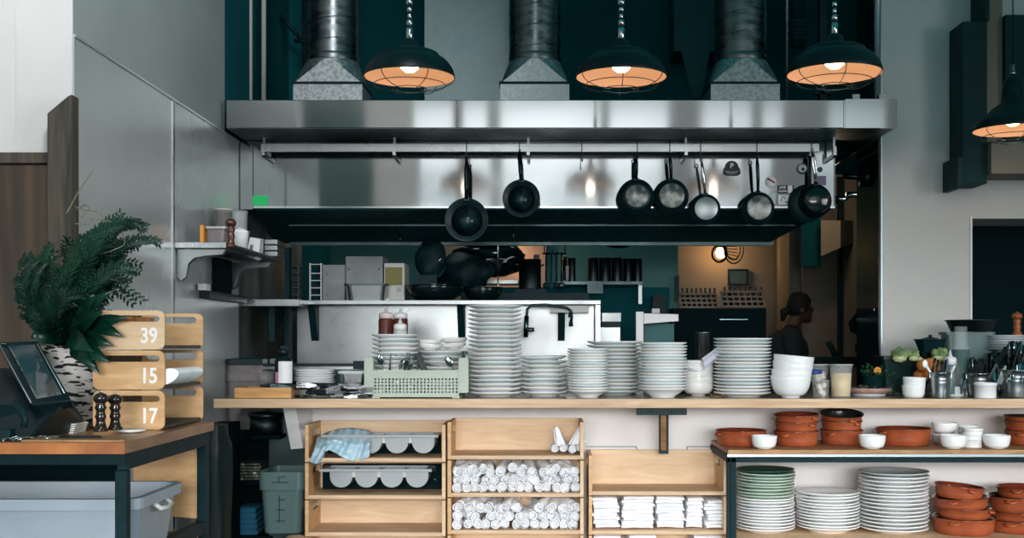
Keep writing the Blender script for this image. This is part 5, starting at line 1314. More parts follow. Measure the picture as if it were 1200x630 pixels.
# ================================================================== PANS ON THE RAIL
def shook(px, label, ytop=165, ybot=190):
    Y = YRL; x = XP(px,Y); zt = ZP(ytop,Y); zb_ = ZP(ybot,Y)
    w = MB(); pts = [(x,Y+.014,zt-.012),(x,Y+.01,zt-.002),(x,Y,zt),(x,Y-.01,zt-.004),(x-.001,Y-.012,zt-.02),(x-.001,Y-.011,zb_+.02),(x-.003,Y-.012,zb_+.008),(x,Y-.02,zb_),(x+.003,Y-.025,zb_+.004),(x+.003,Y-.026,zb_+.014)]
    w.tube(pts,.0022,6); tag(w.build('rail_hook','chrome_dark'),label,'hook')
def pan(px, pyc, Rpx, pyt, label, open_=True, m='pan_iron', disc=0, disc_m='pan_base', hm='blackmetal', hw=.010, Y=5.965, name='frying_pan', dep=.045, hx=0, loop=False):
    c = P(px,pyc,Y); R = S(Rpx,Y); zt = ZP(pyt,Y); xt = XP(px+hx,Y)
    t = thing(name,label,'pan',(xt,Y,zt))
    T = Matrix.Translation(c)@Matrix.Rotation(PI/2,4,'X')   # local z -> -Y (towards camera)
    if open_: pr = [(0,-.02),(R*.74,-.02),(R*.99,dep-.02),(R,dep-.018),(R*.98,dep-.017),(R*.72,-.017),(0,-.017)]
    else: pr = [(0,.02),(R*.70,.02),(R*.76,.016),(R*.98,.02-dep),(R,.018-dep),(R*.97,.017-dep),(R*.74,.012),(0,.015)]
    w = MB(); w.lathe(pr,48,T); pb = w.build('pan_body',m,t)
    if open_: 
        w = MB(); w.lathe([(0,-.0165),(R*.73,-.0165),(0,-.0160)],40,T); w.build('cooking_surface','pan_in',pb)
        yo = -dep+.02
    else:
        yo = dep*.6
        if disc: w = MB(); w.lathe([(0,.0215),(R*disc*.97,.0215),(R*disc,.0205),(0,.0200)],40,T); w.build('base_disc',disc_m,pb)
    s0 = Vector((c.x, c.y+(yo if open_ else .018), c.z+R*.93)); s1 = Vector((xt, Y-.002, zt))
    m1 = s0.lerp(s1,.35)+Vector((0,-.012,0))
    w = MB()
    for k in range(2 if loop else 1):
        ofs = Vector(((-.5+k)*.011,0,0)) if loop else Vector((0,0,0))
        pts = [s0,m1+ofs,s0.lerp(s1,.8)+ofs*1.3+Vector((0,-.006,0)),s1]; rr = [hw*.7,hw*(.9 if not loop else .4),hw*(.95 if not loop else .4),hw*.55]
        w.tube(pts,rr,10)
    w.tube([s1+Vector((0,0,.0))+Vector((.008*math.cos(a),0,.008*math.sin(a)+.006)) for a in [2*PI*i/12 for i in range(13)]],.003,6)
    ph = w.build('pan_handle',hm,t)
    w = MB(); w.box((c.x-.014,s0.y-.006,c.z+R*.84),(c.x+.014,s0.y+.006,c.z+R*1.03)); w.build('handle_rivet_plate','blackmetal',ph,bevel=.003)
    return t
pan(547,258,25.5,187,'largest black frying pan hanging by the centre of the rail',True,hw=.013,hx=0,Y=5.94)
shook(547,'wire hook carrying the largest black frying pan',165,187)
pan(611,233,22,179,'black frying pan with a flat handle, second along the rail',True,hw=.013,hx=-2)
shook(609,'wire hook carrying the flat-handled pan',165,179)
shook(682,'empty wire hook hanging from the rail',165,190)
pan(746,230,21.5,186,'black pan showing its small bright round base',False,disc=.62,hw=.009,Y=5.95)
w=pan(744,232,21,186,'black pan hidden directly behind the bright-based pan',False,Y=6.0,dep=.03)
shook(747,'wire hook carrying the pair of black pans',165,186)
pan(787,229.5,21,184,'black pan with a wide worn silver base',False,disc=.70,hw=.010,hx=-2)
shook(785,'wire hook carrying the worn-based pan',165,184)
pan(827,244.5,18.5,189,'smaller frying pan with a slim steel handle',False,disc=.74,disc_m='steel_dull',hm='chrome',hw=.009,hx=-5)
shook(821,'wire hook carrying the slim-handled pan',165,189)
pan(889,243.5,20,185,'frying pan with a steel-ringed base and black grip',False,disc=.72,disc_m='pan_base',m='pan_iron',hw=.010,hx=-2)
w = MB(); c_ = P(889,243.5,5.965); w.lathe([(S(19.4,5.965),-.028),(S(20,5.965),-.026),(S(19.8,5.965),-.024)],48,Matrix.Translation(c_)@Matrix.Rotation(PI/2,4,'X'),)
ob = [o for o in bpy.data.objects if o.get('label','').startswith('frying pan with a steel-ringed')][0]
w.build('rim_ring','chrome',ob)
shook(887,'pair of wires holding the steel-ringed pan',165,185)
pan(957,234,20,178,'glossy black saute pan with a looped steel handle at the rail end',False,m='black_gloss',hm='chrome',hw=.012,hx=-5,dep=.06,loop=True)
shook(951,'wire hook carrying the glossy pan at the rail end',165,178)
w = MB(); a=P(949,183,6.02); b=P(949,222,6.02); w.tube([a,b],[.008,.01],8); w.lathe([(0,.02),(.07,.02),(.1,-.01)],30,Matrix.Translation(P(946,238,6.04))@Matrix.Rotation(PI/2,4,'X'))
tag(w.build('small_skillet','pan_iron'),'small dark skillet tucked behind the glossy pan','pan')
# saucepans sideways in the dark to the right
for i,(px,py,lb) in enumerate(((985,233,'lower steel pan handle end jutting out beside the rail'),(998,228,'upper steel pan handle end jutting out beside the rail'))):
    w = MB(); c = P(px,py,6.2); w.lathe([(0,-.03),(.014,-.03),(.017,.02),(.014,.03),(0,.03)],16,Matrix.Translation(c)@Matrix.Rotation(PI/2,4,'Y')@Matrix.Rotation(.2,4,'X')); w.tube([c,c+Vector((-.03,.12,-.03))],.008,8)
    tag(w.build('pan_handle_end','chrome'),lb,'pan')
w = MB(); c = P(1018,208,6.4); 
w.lathe([(0,-.05),(.05,-.05),(.055,0),(.05,.05),(0,.05)],20,Matrix.Translation(c)@Matrix.Rotation(PI/2,4,'Y')); w.tube([c,c+Vector((-.14,0,.01))],.018,10)
tag(w.build('dark_saucepan','blackmetal'),'dark saucepan lying sideways in the gloom beyond the rail end','pan')
# ================================================================== SIDE WALL SHELF
Yq = 4.99; zt = ZP(283.5,Yq); zb = ZP(290.5,Yq); xq = XP(265,Yq)
t = thing('wall_shelf','stainless steel wall shelf on a curved bracket, holding jars and a mill','shelf',((XW+xq)/2,5.5,zb))
MB().box((XW+.004,Yq,zb),(xq,Yq+.02,zt)).build('front_edge','steel_bright',t,bevel=.002)
MB().box((XW+.004,Yq+.02,zt-.01),(xq,6.03,zt)).build('shelf_plate','steel_dull',t)
MB().box((xq-.01,Yq+.02,zb+.004),(xq,6.03,zt-.0105)).build('side_lip','steel_dark',t)
for yy in (Yq+.03, 5.85):
    pl = [(203,291),(262,291),(258,297),(238,298.5),(225,301),(218,308),(215,324),(209,328),(204,324)]
    MB().prism([(max(XW+.004,XP(a,Yq)),ZP(b,Yq)-.001) for a,b in pl],yy,yy+.03).build('bracket','steel_dull',t)
t = thing('knife_rack','black magnetic knife bar on the steel wall beneath the shelf','rack',(XW,5.7,ZP(345,5.6)))
z0_ = ZP(341,5.4); MB().box((XW+.004,5.35,z0_-.035),(XW+.05,6.02,z0_)).build('bar','black_plastic',t)
MB().box((XW+.01,5.30,z0_-.0),(XW+.05,5.36,z0_+.03)).build('bar_clip','white_plastic',t)
tag(MB().box((XW+.004,5.55,z0_+.001),(XW+.03,5.8,z0_+.17)).build('hanging_apron','black_matte'),'dark cloth hanging behind the knife bar','cloth')
zs_ = zt
tag(MB().box((XP(236,5.1),5.08,zs_+.0005),(XP(240,5.1),5.14,ZP(264,5.1))).build('yellow_box','melon' if False else 'flower_orange'),'slim yellow packet on the steel wall shelf','packet')
t = thing('lidded_tub','translucent lidded tub beside the yellow packet','tub',P(252,283,5.15))
w = MB(); rbox(w,241,263,267,283.5,5.1,.1,.004,.01); w.v=[Vector((p.x,p.y,max(p.z,zs_+.0005))) for p in w.v]; w.build('tub_body','smoky',t)
w = MB(); rbox(w,240,264,265,267.5,5.095,.11,0,.01,False); w.build('tub_lid','pale_plastic',t)
mill(270.5,289.5,254,5.02,'mill','brown turned wooden mill on the steel wall shelf',wpx=13)
bpy.data.objects[-1] if False else None
def cyl(px,pyb,pyt,wpx,Y,m,name,label,cat,zb=None,tap=.9,lid=None):
    zb = ZP(pyb,Y) if zb is None else zb; h = ZP(pyt,Y)-zb; r = S(wpx/2,Y)
    t = thing(name,label,cat,(XP(px,Y),Y,zb))
    MB().lathe([(0,0),(r*tap,0),(r,h*.94),(r*1.05,h*.95),(r*1.05,h),(r*.94,h),(r*(tap-.06),.004),(0,.004)],28).build('body',m,t,local=True)
    if lid: MB().lathe([(0,h+.001),(r*1.06,h+.001),(r*1.06,h+.008),(0,h+.008)],28).build('lid',lid,t,local=True)
    return t
t = cyl(281,290,247,18,5.45,'clear','round_tub','clear round tub of white flour on the wall shelf','tub',zb=zs_+.0005)
MB().lathe([(0,.006),(.036,.006),(.039,.09),(0,.11)],20).build('flour','linen',t,local=True)
t = cyl(262,283,247,20,5.5,'smoky','dark_jar','smoky jar of dark beans behind the lidded tub','jar',zb=zs_+.0005,lid='pale_plastic'); MB().lathe([(0,.006),(.034,.006),(.037,.1),(0,.11)],20).build('beans','beans',t,local=True)
cyl(283,296,271,19,5.25,'clear','glass_bowl','small clear bowl behind the brown mill','bowl',zb=zs_+.0005,tap=.7)
t = thing('milk_carton','tilted white carton with pink print on the wall shelf','carton',P(299,300,5.62))
w = MB(); w.hexa([P(288,300,5.6),P(303,305,5.6),P(308,303,5.72),P(294,299,5.72),P(293,278,5.6),P(305,280,5.6),P(309,280,5.72),P(298,278,5.72)]); w.build('carton_body','white_plastic',t)
w = MB(); w.hexa([P(292,293,5.597),P(296,294,5.597),P(296,294,5.599),P(292,293,5.599),P(293.5,286,5.597),P(297,287,5.597),P(297,287,5.599),P(293.5,286,5.599)]); w.build('carton_print','print_lilac',t)
for i in range(3):
    z_ = zs_+.0008+i*.03; tag(MB().box((XP(311,5.86),5.84,z_),(XP(333,5.86)-.03,5.99,z_+.026)).build('steel_tray','steel_dull',bevel=.004),'flat steel tray at the far end of the wall shelf, %s'%['lowest','middle','topmost'][i],'tray','flat trays on the wall shelf')
# lower side shelf in the corner
t = thing('corner_shelf','steel corner shelf low on the side wall beyond the knife bar','shelf',P(310,358,6.5))
MB().box((XW+.004,6.1,ZP(358.5,6.15)),(XW+.3,7.2,ZP(351,6.15))).build('shelf_plate','steel_bright',t)
w = MB(); w.prism([(6.2,ZP(359,6.15)),(6.5,ZP(359,6.15)),(6.2,ZP(400,6.15))],XW+.12,XW+.15,'x'); w.build('bracket','black',t)
w = MB(); w.box((XP(335,6.35),6.32,0),(XP(340,6.35),6.4,ZP(290,6.35)))
tag(w.build('corner_post','frame_paint'),'dark post where the pass ledge meets the corner shelf','post')

# ================================================================== PASS LEDGE
YP = 6.32; zl0 = ZP(356.5,YP); zl1 = ZP(351.5,YP); xp0, xp1 = XP(340,YP), XP(704,YP)
t = thing('pass_ledge','long stainless ledge with backsplash running behind the plate stacks','ledge',((xp0+xp1)/2,6.5,0))
MB().box((xp0,YP,zl0),(xp1,YP+.02,zl1)).build('ledge_edge','steel_dull',t,bevel=.002)
MB().box((xp0,YP+.02,zl1-.012),(xp1,6.85,zl1)).build('ledge_top','steel_bright',t)
MB().box((xp0,6.5,0),(xp1-.03,6.53,zl0)).build('backsplash','splash',t)
MB().box((XP(698,6.4),6.40,0),(xp1,6.54,zl0-.0005)).build('end_post','steel_bright',t)
MB().box((XP(645,6.38),6.36,ZP(366,6.38)),(XP(690,6.38),6.46,ZP(358,6.38))).build('ledge_bracket_box','pale_plastic',t)
for a in (366,540,658):
    w = MB(); w.prism([(6.36,zl0),(6.5,zl0),(6.5,ZP(399,6.4)),(6.47,ZP(399,6.4))],XP(a-4,6.4),XP(a+4,6.4),'x'); w.build('bracket','frame_paint',t)
# faucet
t = thing('pot_filler_tap','black swing-arm tap against the stainless backsplash','tap',P(617,388,6.3))
w = MB(); Yt_ = 6.28
pts = [P(617,384,Yt_),P(617,372,Yt_),P(618,362,Yt_),P(623,357.5,Yt_),P(640,357,Yt_),P(655,359,Yt_),P(664,360.5,Yt_),P(669,364,Yt_),P(670,372,Yt_),P(669,377,Yt_)]
w.tube(pts,.008,10); w.build('spout','blackmetal',t)
w = MB(); w.lathe([(0,0),(.012,0),(.012,.02),(.009,.03),(0,.03)],12,c=tuple(P(669,378,Yt_)-Vector((0,0,.02)))); w.tube([P(668,372,Yt_),P(669,366,Yt_)],.012,10); w.build('nozzle','black',t)
w = MB(); w.tube([P(616,395,Yt_),P(617,370,Yt_)],.013,10); w.tube([P(617,385,Yt_),P(617,385,6.5)],.012,8); w.tube([P(616,386,Yt_),P(626,386,Yt_)],.012,8); w.build('valve','chrome_dark',t)
# plating items on the ledge
ZL = zl1+.0005
def crate_box(px0,px1,pyt,Y,dep,m,name,label,cat,parts=()):
    t = thing(name,label,cat,((XP(px0,Y)+XP(px1,Y))/2,Y+dep/2,ZL))
    MB().box((XP(px0,Y),Y,ZL),(XP(px1,Y),Y+dep,ZP(pyt,Y))).build('housing',m,t,bevel=.003)
    for (a,b,c,d,mm,nm) in parts: MB().box((XP(a,Y),Y-.004,ZP(d,Y)),(XP(b,Y),Y-.0005,ZP(c,Y))).build(nm,mm,t)
    return t
Yo = 6.5
crate_box(378,404,310,Yo,.25,'unit_paint','grey_unit','plain grey metal unit with rivets beside the steel pan','equipment',[(383,384,320,321,'black','rivet'),(398,399,347,348,'black','rivet'),(383,384,345,346,'black','rivet')])
t = thing('slotted_rack','narrow white-framed slotted rack at the ledge end','rack',P(371,350,Yo))
w = MB(); 
for q in (362.5,375.5): w.box((XP(q,Yo),Yo,ZL),(XP(q+1.5,Yo),Yo+.02,ZP(308,Yo)))
for q in (309,319.5,328,336.5,345): w.box((XP(362.5,Yo),Yo+.001,ZP(q+1,Yo)),(XP(377,Yo),Yo+.25,ZP(q,Yo)))
w.build('frame','pale_plastic',t); MB().box((XP(362.5,Yo),Yo+.251,ZL),(XP(377,Yo),Yo+.26,ZP(309,Yo))).build('back','black',t)
t = thing('slotted_rack','darker slotted rack in the corner behind the post','rack',P(344,350,6.7))
w = MB()
for q in (337,349): w.box((XP(q,6.7),6.7,ZL),(XP(q+1.5,6.7),6.72,ZP(310,6.7)))
for q in (312,320,328,336,345): w.box((XP(337,6.7),6.701,ZP(q+1,6.7)),(XP(350,6.7),6.84,ZP(q,6.7)))
w.build('frame','steel_dark',t)
crate_box(405,448.5,300,6.55,.25,'unit_paint','grey_unit','taller grey metal unit behind the steel pan','equipment',[(408,409.5,314,316,'black','rivet'),(443,444.5,314,316,'black','rivet')])
crate_box(450,474,308,6.55,.22,'pale_plastic','labelled_unit','pale unit with a large olive label beside the woks','equipment',[(451.5,471.5,313,334,'olive','label_panel'),(465,470,336,342,'grey_plastic','badge')])
t = thing('steel_pan','deep rectangular steel pan on the ledge','pan',P(428,356,6.38)); w = MB()
rbox(w,405,451,333.5,356,6.36,.14,.012,.03); w.v=[Vector((p.x,p.y,max(p.z,ZL))) for p in w.v]; w.build('pan_body','steel_dull',t)
w = MB(); rbox(w,402,453,332,334,6.35,.16,0,.03,False); w.build('pan_rim','steel_dark',t)
tag(MB().box((XP(452,6.38),6.37,ZL),(XP(457,6.38),6.40,ZP(350,6.38))).build('order_timer','white_plastic'),'tiny white box on the ledge beside the steel pan','timer')
def wok(px,Y,wpx,pyt,label):
    R = S(wpx/2,Y); h = ZP(pyt,Y)-ZL; t = thing('wok',label,'wok',(XP(px,Y),Y,ZL))
    MB().lathe(bowl_prof(R,h,.35,.004,.8,.002),36).build('wok_body','black_gloss',t,local=True)
    MB().tube([(R*math.cos(a),R*math.sin(a),h) for a in [2*PI*i/36 for i in range(37)]],.003,6,caps=False).build('wok_rim','chrome_dark',t,local=True)
wok(509,6.58,66,334.5,'large black wok on the ledge behind the plates')
wok(566,6.58,46,337,'smaller black wok beside the large one')
# dark stove silhouettes behind: mixer, machine and kettle
w = MB(); w.box((XP(490,6.78),6.76,ZL),(XP(512,6.78),6.84,ZP(322,6.78))); w.blob(P(505,305,6.82),.10,2,.3,1.5,3,(.9,.5,1.2)); w.tube([P(500,330,6.8),P(516,322,6.8),P(522,312,6.8)],.012,8)
tag(w.build('stand_mixer','black'),'black mixer silhouette standing behind the large wok','mixer')
w = MB(); w.tube([P(512,309,6.7),P(518,300,6.7)],.006,6); w.blob(P(493,287,6.75),.007,1,0,1,1); tag(w.build('hanging_ladle','chrome'),'small shiny ladle end glinting over the large wok','ladle')
w = MB(); w.blob(P(543,321.5,7.55),.18,6,.4,1.6,3,(1.0,.5,.75)); tag(w.build('dark_kettle','black'),'dark rounded kettle shape behind both woks','kettle')
# rear cooking line
Yk = 8.0
zz = ZP(338,Yk)
t = thing('rear_shelf','long dark rear shelf lit by a warm heat lamp','shelf',P(600,338,Yk))
MB().box((XP(545,Yk),Yk,ZP(332,Yk)),(XP(607,Yk),Yk+.3,ZP(328,Yk))).build('shelf_board','steel_dull',t)
MB().box((XP(545,Yk),Yk,ZP(315,Yk)),(XP(634,Yk),Yk+.3,ZP(309,Yk))).build('middle_board','steel_dull',t)
MB().box((XP(545,Yk),Yk+.3,ZP(420,Yk)),(XP(790,Yk),Yk+.32,ZP(334,Yk))).build('back_board','teal_wall',t)
w = MB(); c = P(572,305,Yk-.1); w.blob(c,.19,3,.35,2,3,(1.3,.6,.6)); tag(w.build('pan_pile','black_gloss'),'glossy dark heap of pans on the rear shelf','pans')
pot(621,338,304,26,7.6,'steel_dark','stock_pot','dull dark stock pot left of the hanging ladles'.replace('left of','beside'),'pot',zb=ZP(339,7.6))
w = MB(); w.box((XP(540,7.3),7.3,0),(XP(690,7.3),7.35,ZP(343,7.3))); w.box((XP(540,7.3),7.35,ZP(347,7.3)),(XP(690,7.3),7.9,ZP(343,7.3)));
tag(w.build('cooking_range','black'),'black cooking range behind the pass ledge','range')
tag(MB().box((XP(604,7.7),7.5,ZP(343,7.3)),(XP(640,7.7),7.75,ZP(339.2,7.6))).build('burner','black'),'burner plate beneath the stock pot','burner')
for i,(px,m) in enumerate(((640,'black'),(646,'iron'),(652,'black'),(658,'pewter' if 'pewter' in M else 'steel_dark'))):
    w = MB(); w.tube([P(px,296,7.6),P(px,330,7.6)],.006,6); w.blob(P(px,334,7.6),.03,i,0,1,2,(.8,.3,.7)); w.tube([P(px,296,7.6),P(px+1.5,293,7.6),P(px+2,298,7.6)],.003,5)
    tag(w.build('hanging_utensil',m),'dark utensil hanging behind the pass, %s from the stock pot'%['first','second','third','fourth'][i],'utensil')
w = MB(); w.tube([P(636,297,7.6),P(664,297,7.6)],.006,6); w.tube([P(638,297,7.6),P(638,262,7.6)],.004,6); w.tube([P(662,297,7.6),P(662,262,7.6)],.004,6); tag(w.build('utensil_bar','black'),'thin bar the dark utensils hang from','rail')
for i,(px,pt,m,lb) in enumerate(((628.5,298,'cap_pink','pinkish tumbler on top of the shelf by the stock pot'),(665,312,'cap_pink','pinkish bottle beside the hanging utensils'),(662,300,'chrome_dark','slim dark bottle beside the pinkish one'))):
    cyl(px,[309,328,328][i],pt,[7,6,5][i],8.1,m,'bottle',lb,'bottle')
w = MB(); w.box((XP(596,8.1),8.1,ZP(299,8.1)),(XP(616,8.1),8.2,ZP(297,8.1))); w.tube([P(594,309,8.1),P(597,298,8.1)],.012,6); tag(w.build('heat_lamp_bar','steel_dull'),'warm lit bar of the heat lamp over the rear shelf','lamp bar')
tag(MB().box((XP(505,8.55),8.53,0),(XP(640,8.55),8.58,ZP(262,8.55))).build('warm_panel','warm_wall'),'panel behind the rear shelf glowing orange in the heat lamp','panel')
t = thing('pot_shelf','grey wall shelf carrying a row of dark pots','shelf',P(705,332,Yk))
MB().box((XP(652,Yk),Yk-.05,ZP(333.5,Yk)),(XP(753,Yk),8.35,ZP(330,Yk))).build('shelf_board','steel_dark',t)
MB().box((XP(748,Yk),Yk-.02,ZP(356,Yk)),(XP(752,Yk),Yk+.02,ZP(334,Yk))).build('support','steel_dull',t)
MB().box((XP(688,Yk),Yk-.07,ZP(344,Yk)),(XP(706,Yk),Yk-.055,ZP(330,Yk))).build('control_box','steel_dark',t)
for i,(px,w_,tp) in enumerate(((670,9,302),(695,13,302),(709,14,302),(723,13,302),(736,12,303),(747,11,303))):
    pot(px,330,tp,w_,Yk+.1,'steel_dark','tall_pot','tall dark pot, %s along the grey wall shelf'%ORDL[i],'pot',False,zb=ZP(330,Yk)+.0005)
for i,(px,py) in enumerate(((648,283),(725,286))):
    w = MB(); w.lathe([(0,0),(.05,0),(.22,.05),(.23,.06),(.05,.09),(0,.09)],30,c=tuple(P(px,py+4,7.4+.5*i))); w.tube([P(px,py-8,7.4+.5*i),P(px,py-50,7.4+.5*i)],.01,6)
    tag(w.build('dark_hanging_pan','black'),['dark wide pan hanging beyond the second black pan','faint dark round pan hanging beyond the pair of pans'][i],'pan')
w = MB(); w.lathe([(0,0),(.15,.02),(.2,.08),(.1,.12),(0,.12)],14,c=tuple(P(572,292,7.4)),sm=False); w.tube([P(572,282,7.4),P(572,240,7.4)],.01,6); 
tag(w.build('dark_colander','black'),'dark colander hanging above the glossy pan heap','colander')
w = MB(); w.tube([P(583.5,256,6.9),P(583.5,323,6.9)],.006,8); w.tube([P(576,259,6.9),P(598,259,6.9)],.010,8); w.tube([P(583.5,323,6.9),P(584,345,6.9)],.004,6); tag(w.build('supply_rod','steel_bright'),'thin bright vertical rod hanging under the hood','rod')
for i,(px,a,b) in enumerate(((371,246,270),(468,246,280),(601,268,282))):
    w = MB(); w.tube([P(px,a,6.6),P(px+1,b,6.6)],.004,6); w.blob(P(px+1,b,6.6),.008,1,0,1,1); tag(w.build('pull_chain','chrome_dark'),['pull chain under the hood near the green sticker','pull chain under the hood above the labelled unit','short pull chain beside the bright rod'][i],'chain')
for px,a in ((378,'warm_wall'),): tag(MB().box((XP(370,7.2),7.205,ZP(277,7.2)),(XP(382,7.2),7.22,ZP(266,7.2))).build('wall_note','card'),'small brown note high at the kitchen rear under the hood','note')
w = MB(); w.box((XP(353,7.6),7.6,ZP(258,7.6)),(XP(361,7.6),7.65,ZP(250,7.6))); tag(w.build('small_speaker','steel_dark'),'small grey box under the hood corner','box')
# middle right: steel units
Ym = 6.9
w = MB(); w.box((XP(705,Ym),Ym,ZP(377,Ym)),(XP(728,Ym),Ym+.3,ZP(366,Ym))); tag(w.build('drawer_unit','steel_dull',bevel=.003),'small steel drawer box beside the ledge end post','drawer unit')
w = MB(); w.box((XP(702,Ym),Ym-.02,0),(XP(727,Ym),Ym+.3,ZP(383,Ym))); tag(w.build('low_unit','steel_dull',bevel=.003),'steel unit below the small drawer box','unit')
tag(MB().box((XP(705,Ym),Ym+.01,ZP(382.9,Ym)),(XP(727,Ym),Ym+.28,ZP(377.1,Ym))).build('spacer','black'),'dark gap plate between the two steel units','plate')
t = thing('side_table','white metal side table beyond the plate stacks','table',P(770,400,6.7))
MB().box((XP(745.5,6.7),6.7,0),(XP(754,6.7),6.74,ZP(365,6.7))).build('leg','white_plastic',t)
w = MB(); w.hexa([P(754.5,379,6.7),P(795,376,6.7),P(795,375,7.1),P(754.5,377,7.1),P(754.5,367,6.7),P(795,368,6.7),P(795,370,7.1),P(754.5,369,7.1)]); w.build('tabletop','white_plastic',t)
MB().box((XP(755,6.9),6.9,0),(XP(790,6.9),6.92,ZP(379,6.9))).build('side_panel','teal_paint',t)
tag(MB().box((XP(763.5,6.85),6.82,ZP(366.8,6.85)),(XP(772.5,6.85),6.9,ZP(361.5,6.85))).build('white_box','pale_plastic'),'tiny white box on the white side table','box')
tag(MB().prism(rrect(XP(765,8),XP(780,8),ZP(375,8),ZP(344.5,8),.03,4),8.0,8.1).build('dark_dispenser','black'),'dark rounded dispenser on the rear wall','dispenser')
# passage
t = thing('wall_lamp','caged wall lamp glowing warmly in the passage','lamp',P(850,290,9.9))
w = MB(); w.lathe([(0,-.05),(.03,-.04),(.045,0),(.03,.04),(0,.05)],16,c=tuple(P(844.5,296,10.05))); w.build('bulb','bulb_hot',t)
w = MB(); c = P(857,292,9.85)
for R_a,dy in ((.11,0),(.08,.03)):
    w.tube([c+Vector((.02+R_a*math.cos(a)*.75,dy,R_a*math.sin(a)*1.1)) for a in [2*PI*i/24 for i in range(25)]],.007,5,caps=False)
for i in range(7): w.tube([c+Vector((-.07,-.02,-.05+.018*i)),c+Vector((.05,0,-.09+.03*i))],.004,4)
w.tube([c+Vector((-.08,0,.05)),c+Vector((-.08,.2,.12))],.015,6); w.tube([P(841,283,9.85),P(852,283,9.85)],.03,6); w.tube([P(843,302,9.8)+Vector((.06*math.cos(a),0,.035+.07*math.sin(a))) for a in [2*PI*i/20 for i in range(21)]],.012,5,caps=False)
w.build('cage','black',t)
t = thing('picture_frame','small dark framed picture under the warm wall lamp','picture',P(865,325,10.17))
w = MB(); a = (853.5,877,315,334)
for (p0,p1,q0,q1) in ((853.5,877,315,317),(853.5,877,332,334),(853.5,855.5,317,332),(875,877,317,332)): w.box((XP(p0,10.15),10.15,ZP(q1,10.15)),(XP(p1,10.15),10.19,ZP(q0,10.15)))
w.build('frame','black',t); MB().box((XP(855.5,10.18),10.17,ZP(332,10.18)),(XP(875,10.18),10.19,ZP(317,10.18))).build('picture','steel_dark',t)
# bottle baskets
def basket(px0,px1,pyt,pyb,Y,label):
    t = thing('bottle_basket',label,'basket',P((px0+px1)/2,pyb,Y)); w = MB()
    for j in range(4):
        q = j/3; y_ = pyt+(pyb-pyt)*q; s_ = 4*(1-q)*(-1 if px0<820 else 1)*-1
        w.tube([P(px0+s_*0,y_,Y-.1*q),P(px1+4*q,y_,Y-.1*q)],.009,4)
    n = 7
    for i in range(n+1):
        x = px0+(px1-px0)*i/n; w.tube([P(x,pyt,Y),P(x+3,pyb,Y-.1)],.006,4)
    w.build('wire_frame','taupe',t)
    
    rr = random.Random(int(px0))
    for i in range(9):
        x = px0+3+(px1-px0-4)*i/8.5; r = .018
        MB().lathe([(0,0),(r,0),(r,.1),(r*.4,.14),(r*.4,.17),(0,.17)],10,c=tuple(P(x,pyb+1,Y+.1*0-.11))).build('bottle','beans' if i%2 else 'mill_orange',None) if False else None
    return t
basket(796,839,344.5,360,8.4,'tilted wire basket nearer the dark column of the passage')
basket(844,893,342,359,8.4,'tilted wire basket beside the framed picture side of the passage')
for bi,(a,b,yy) in enumerate(((797,840,361),(846,895,360))):
    for i in range(8):
        r = .02; c = P(a+(b-a)*(i+.5)/8,yy,8.5)
        tag(MB().lathe([(0,0),(r,0),(r,.09),(r*.4,.12),(r*.4,.15),(0,.15)],10,c=tuple(c)).build('small_bottle',['beans','terra_dark','iron','terra_glaze'][i%4]),'small bottle, %s of the row before the %s wire basket'%(ORDL[i],['first','second'][bi]),'bottle','bottles before the wire baskets %s'%['near','far'][bi])
w = MB(); w.box((XP(788,8.1),8.1,0),(XP(898,8.1),8.6,ZP(361.5,8.2))); w.box((XP(843,8.1),8.08,ZP(374.5,8.1)),(XP(876,8.1),8.1,ZP(373.8,8.1)),1); tag(w.build('bar_cabinet',['black_matte','chrome_dark']),'dark bar cabinet beneath the two wire baskets','cabinet')
tag(MB().box((XP(791,8.4),8.38,ZP(352,8.4)),(XP(795.5,8.4),8.42,ZP(323,8.4))).build('hanging_tool','black'),'dark vertical tool hanging at the passage edge','tool')
# doors right side
def pslab(name,px0,px1,py0,py1,Y,m,d=.06): return struct(name, MB().box((XP(px0,Y),Y,max(0,ZP(py1,Y))),(XP(px1,Y),Y+d,ZP(py0,Y))), m)
pslab('door_2',941,986,200,520,9.2,'taupe'); pslab('door_3',988,1010,200,520,9.0,'warm_wall')
pslab('trim_11',983.5,988,200,520,8.9,'black'); pslab('trim_12',900,1040,418,430,8.0,'frame_paint',.1)
pslab('trim_13',940,962,180,312,8.8,'teal_wall'); 
t = thing('ceiling_vent_box','pale brown duct box hanging over the passage doors','duct box',P(975,290,8.6))
w = MB(); w.hexa([P(962,300,8.6),P(985,290,8.6),P(1000,285,9.0),P(975,292,9.0),P(962,258,8.6),P(985,258,8.6),P(1000,258,9.0),P(975,258,9.0)]); w.build('box','taupe',t)
w = MB(); w.box((XP(1002,8.9),8.89,ZP(413,8.9)),(XP(1007,8.9),8.9,ZP(403,8.9)))
tag(w.build('wall_socket','black'),'small dark socket plate on the passage wall','socket')
w = MB(); w.hexa([P(996,388,7.4),P(1006,393,7.4),P(1006,393,7.6),P(996,388,7.6),P(994,378,7.4),P(1012,355,7.4),P(1012,355,7.6),P(994,378,7.6)]); tag(w.build('wall_phone','black'),'black angled device at the dark column edge','phone')
w = MB(); w.tube([P(970,400,8.05),P(976,410,8.05),P(979,417.5,8.05)],.02,8); tag(w.build('dark_lever','black'),'short slanted dark lever on the rear ledge','lever')
w = MB(); w.tube([P(1026.5,360,6.16)+Vector((-.01,0,0)),P(1026.5,366,6.16)+Vector((-.01,0,0))],.004,6); tag(w.build('switch_plate','chrome'),'tiny bright latch on the dark column','switch')

# ================================================================== PERSON
YM = 9.0
def pp(px,py,dy=0): return P(px,py,YM+dy)
mb = MB()
hc_ = pp(938,361)
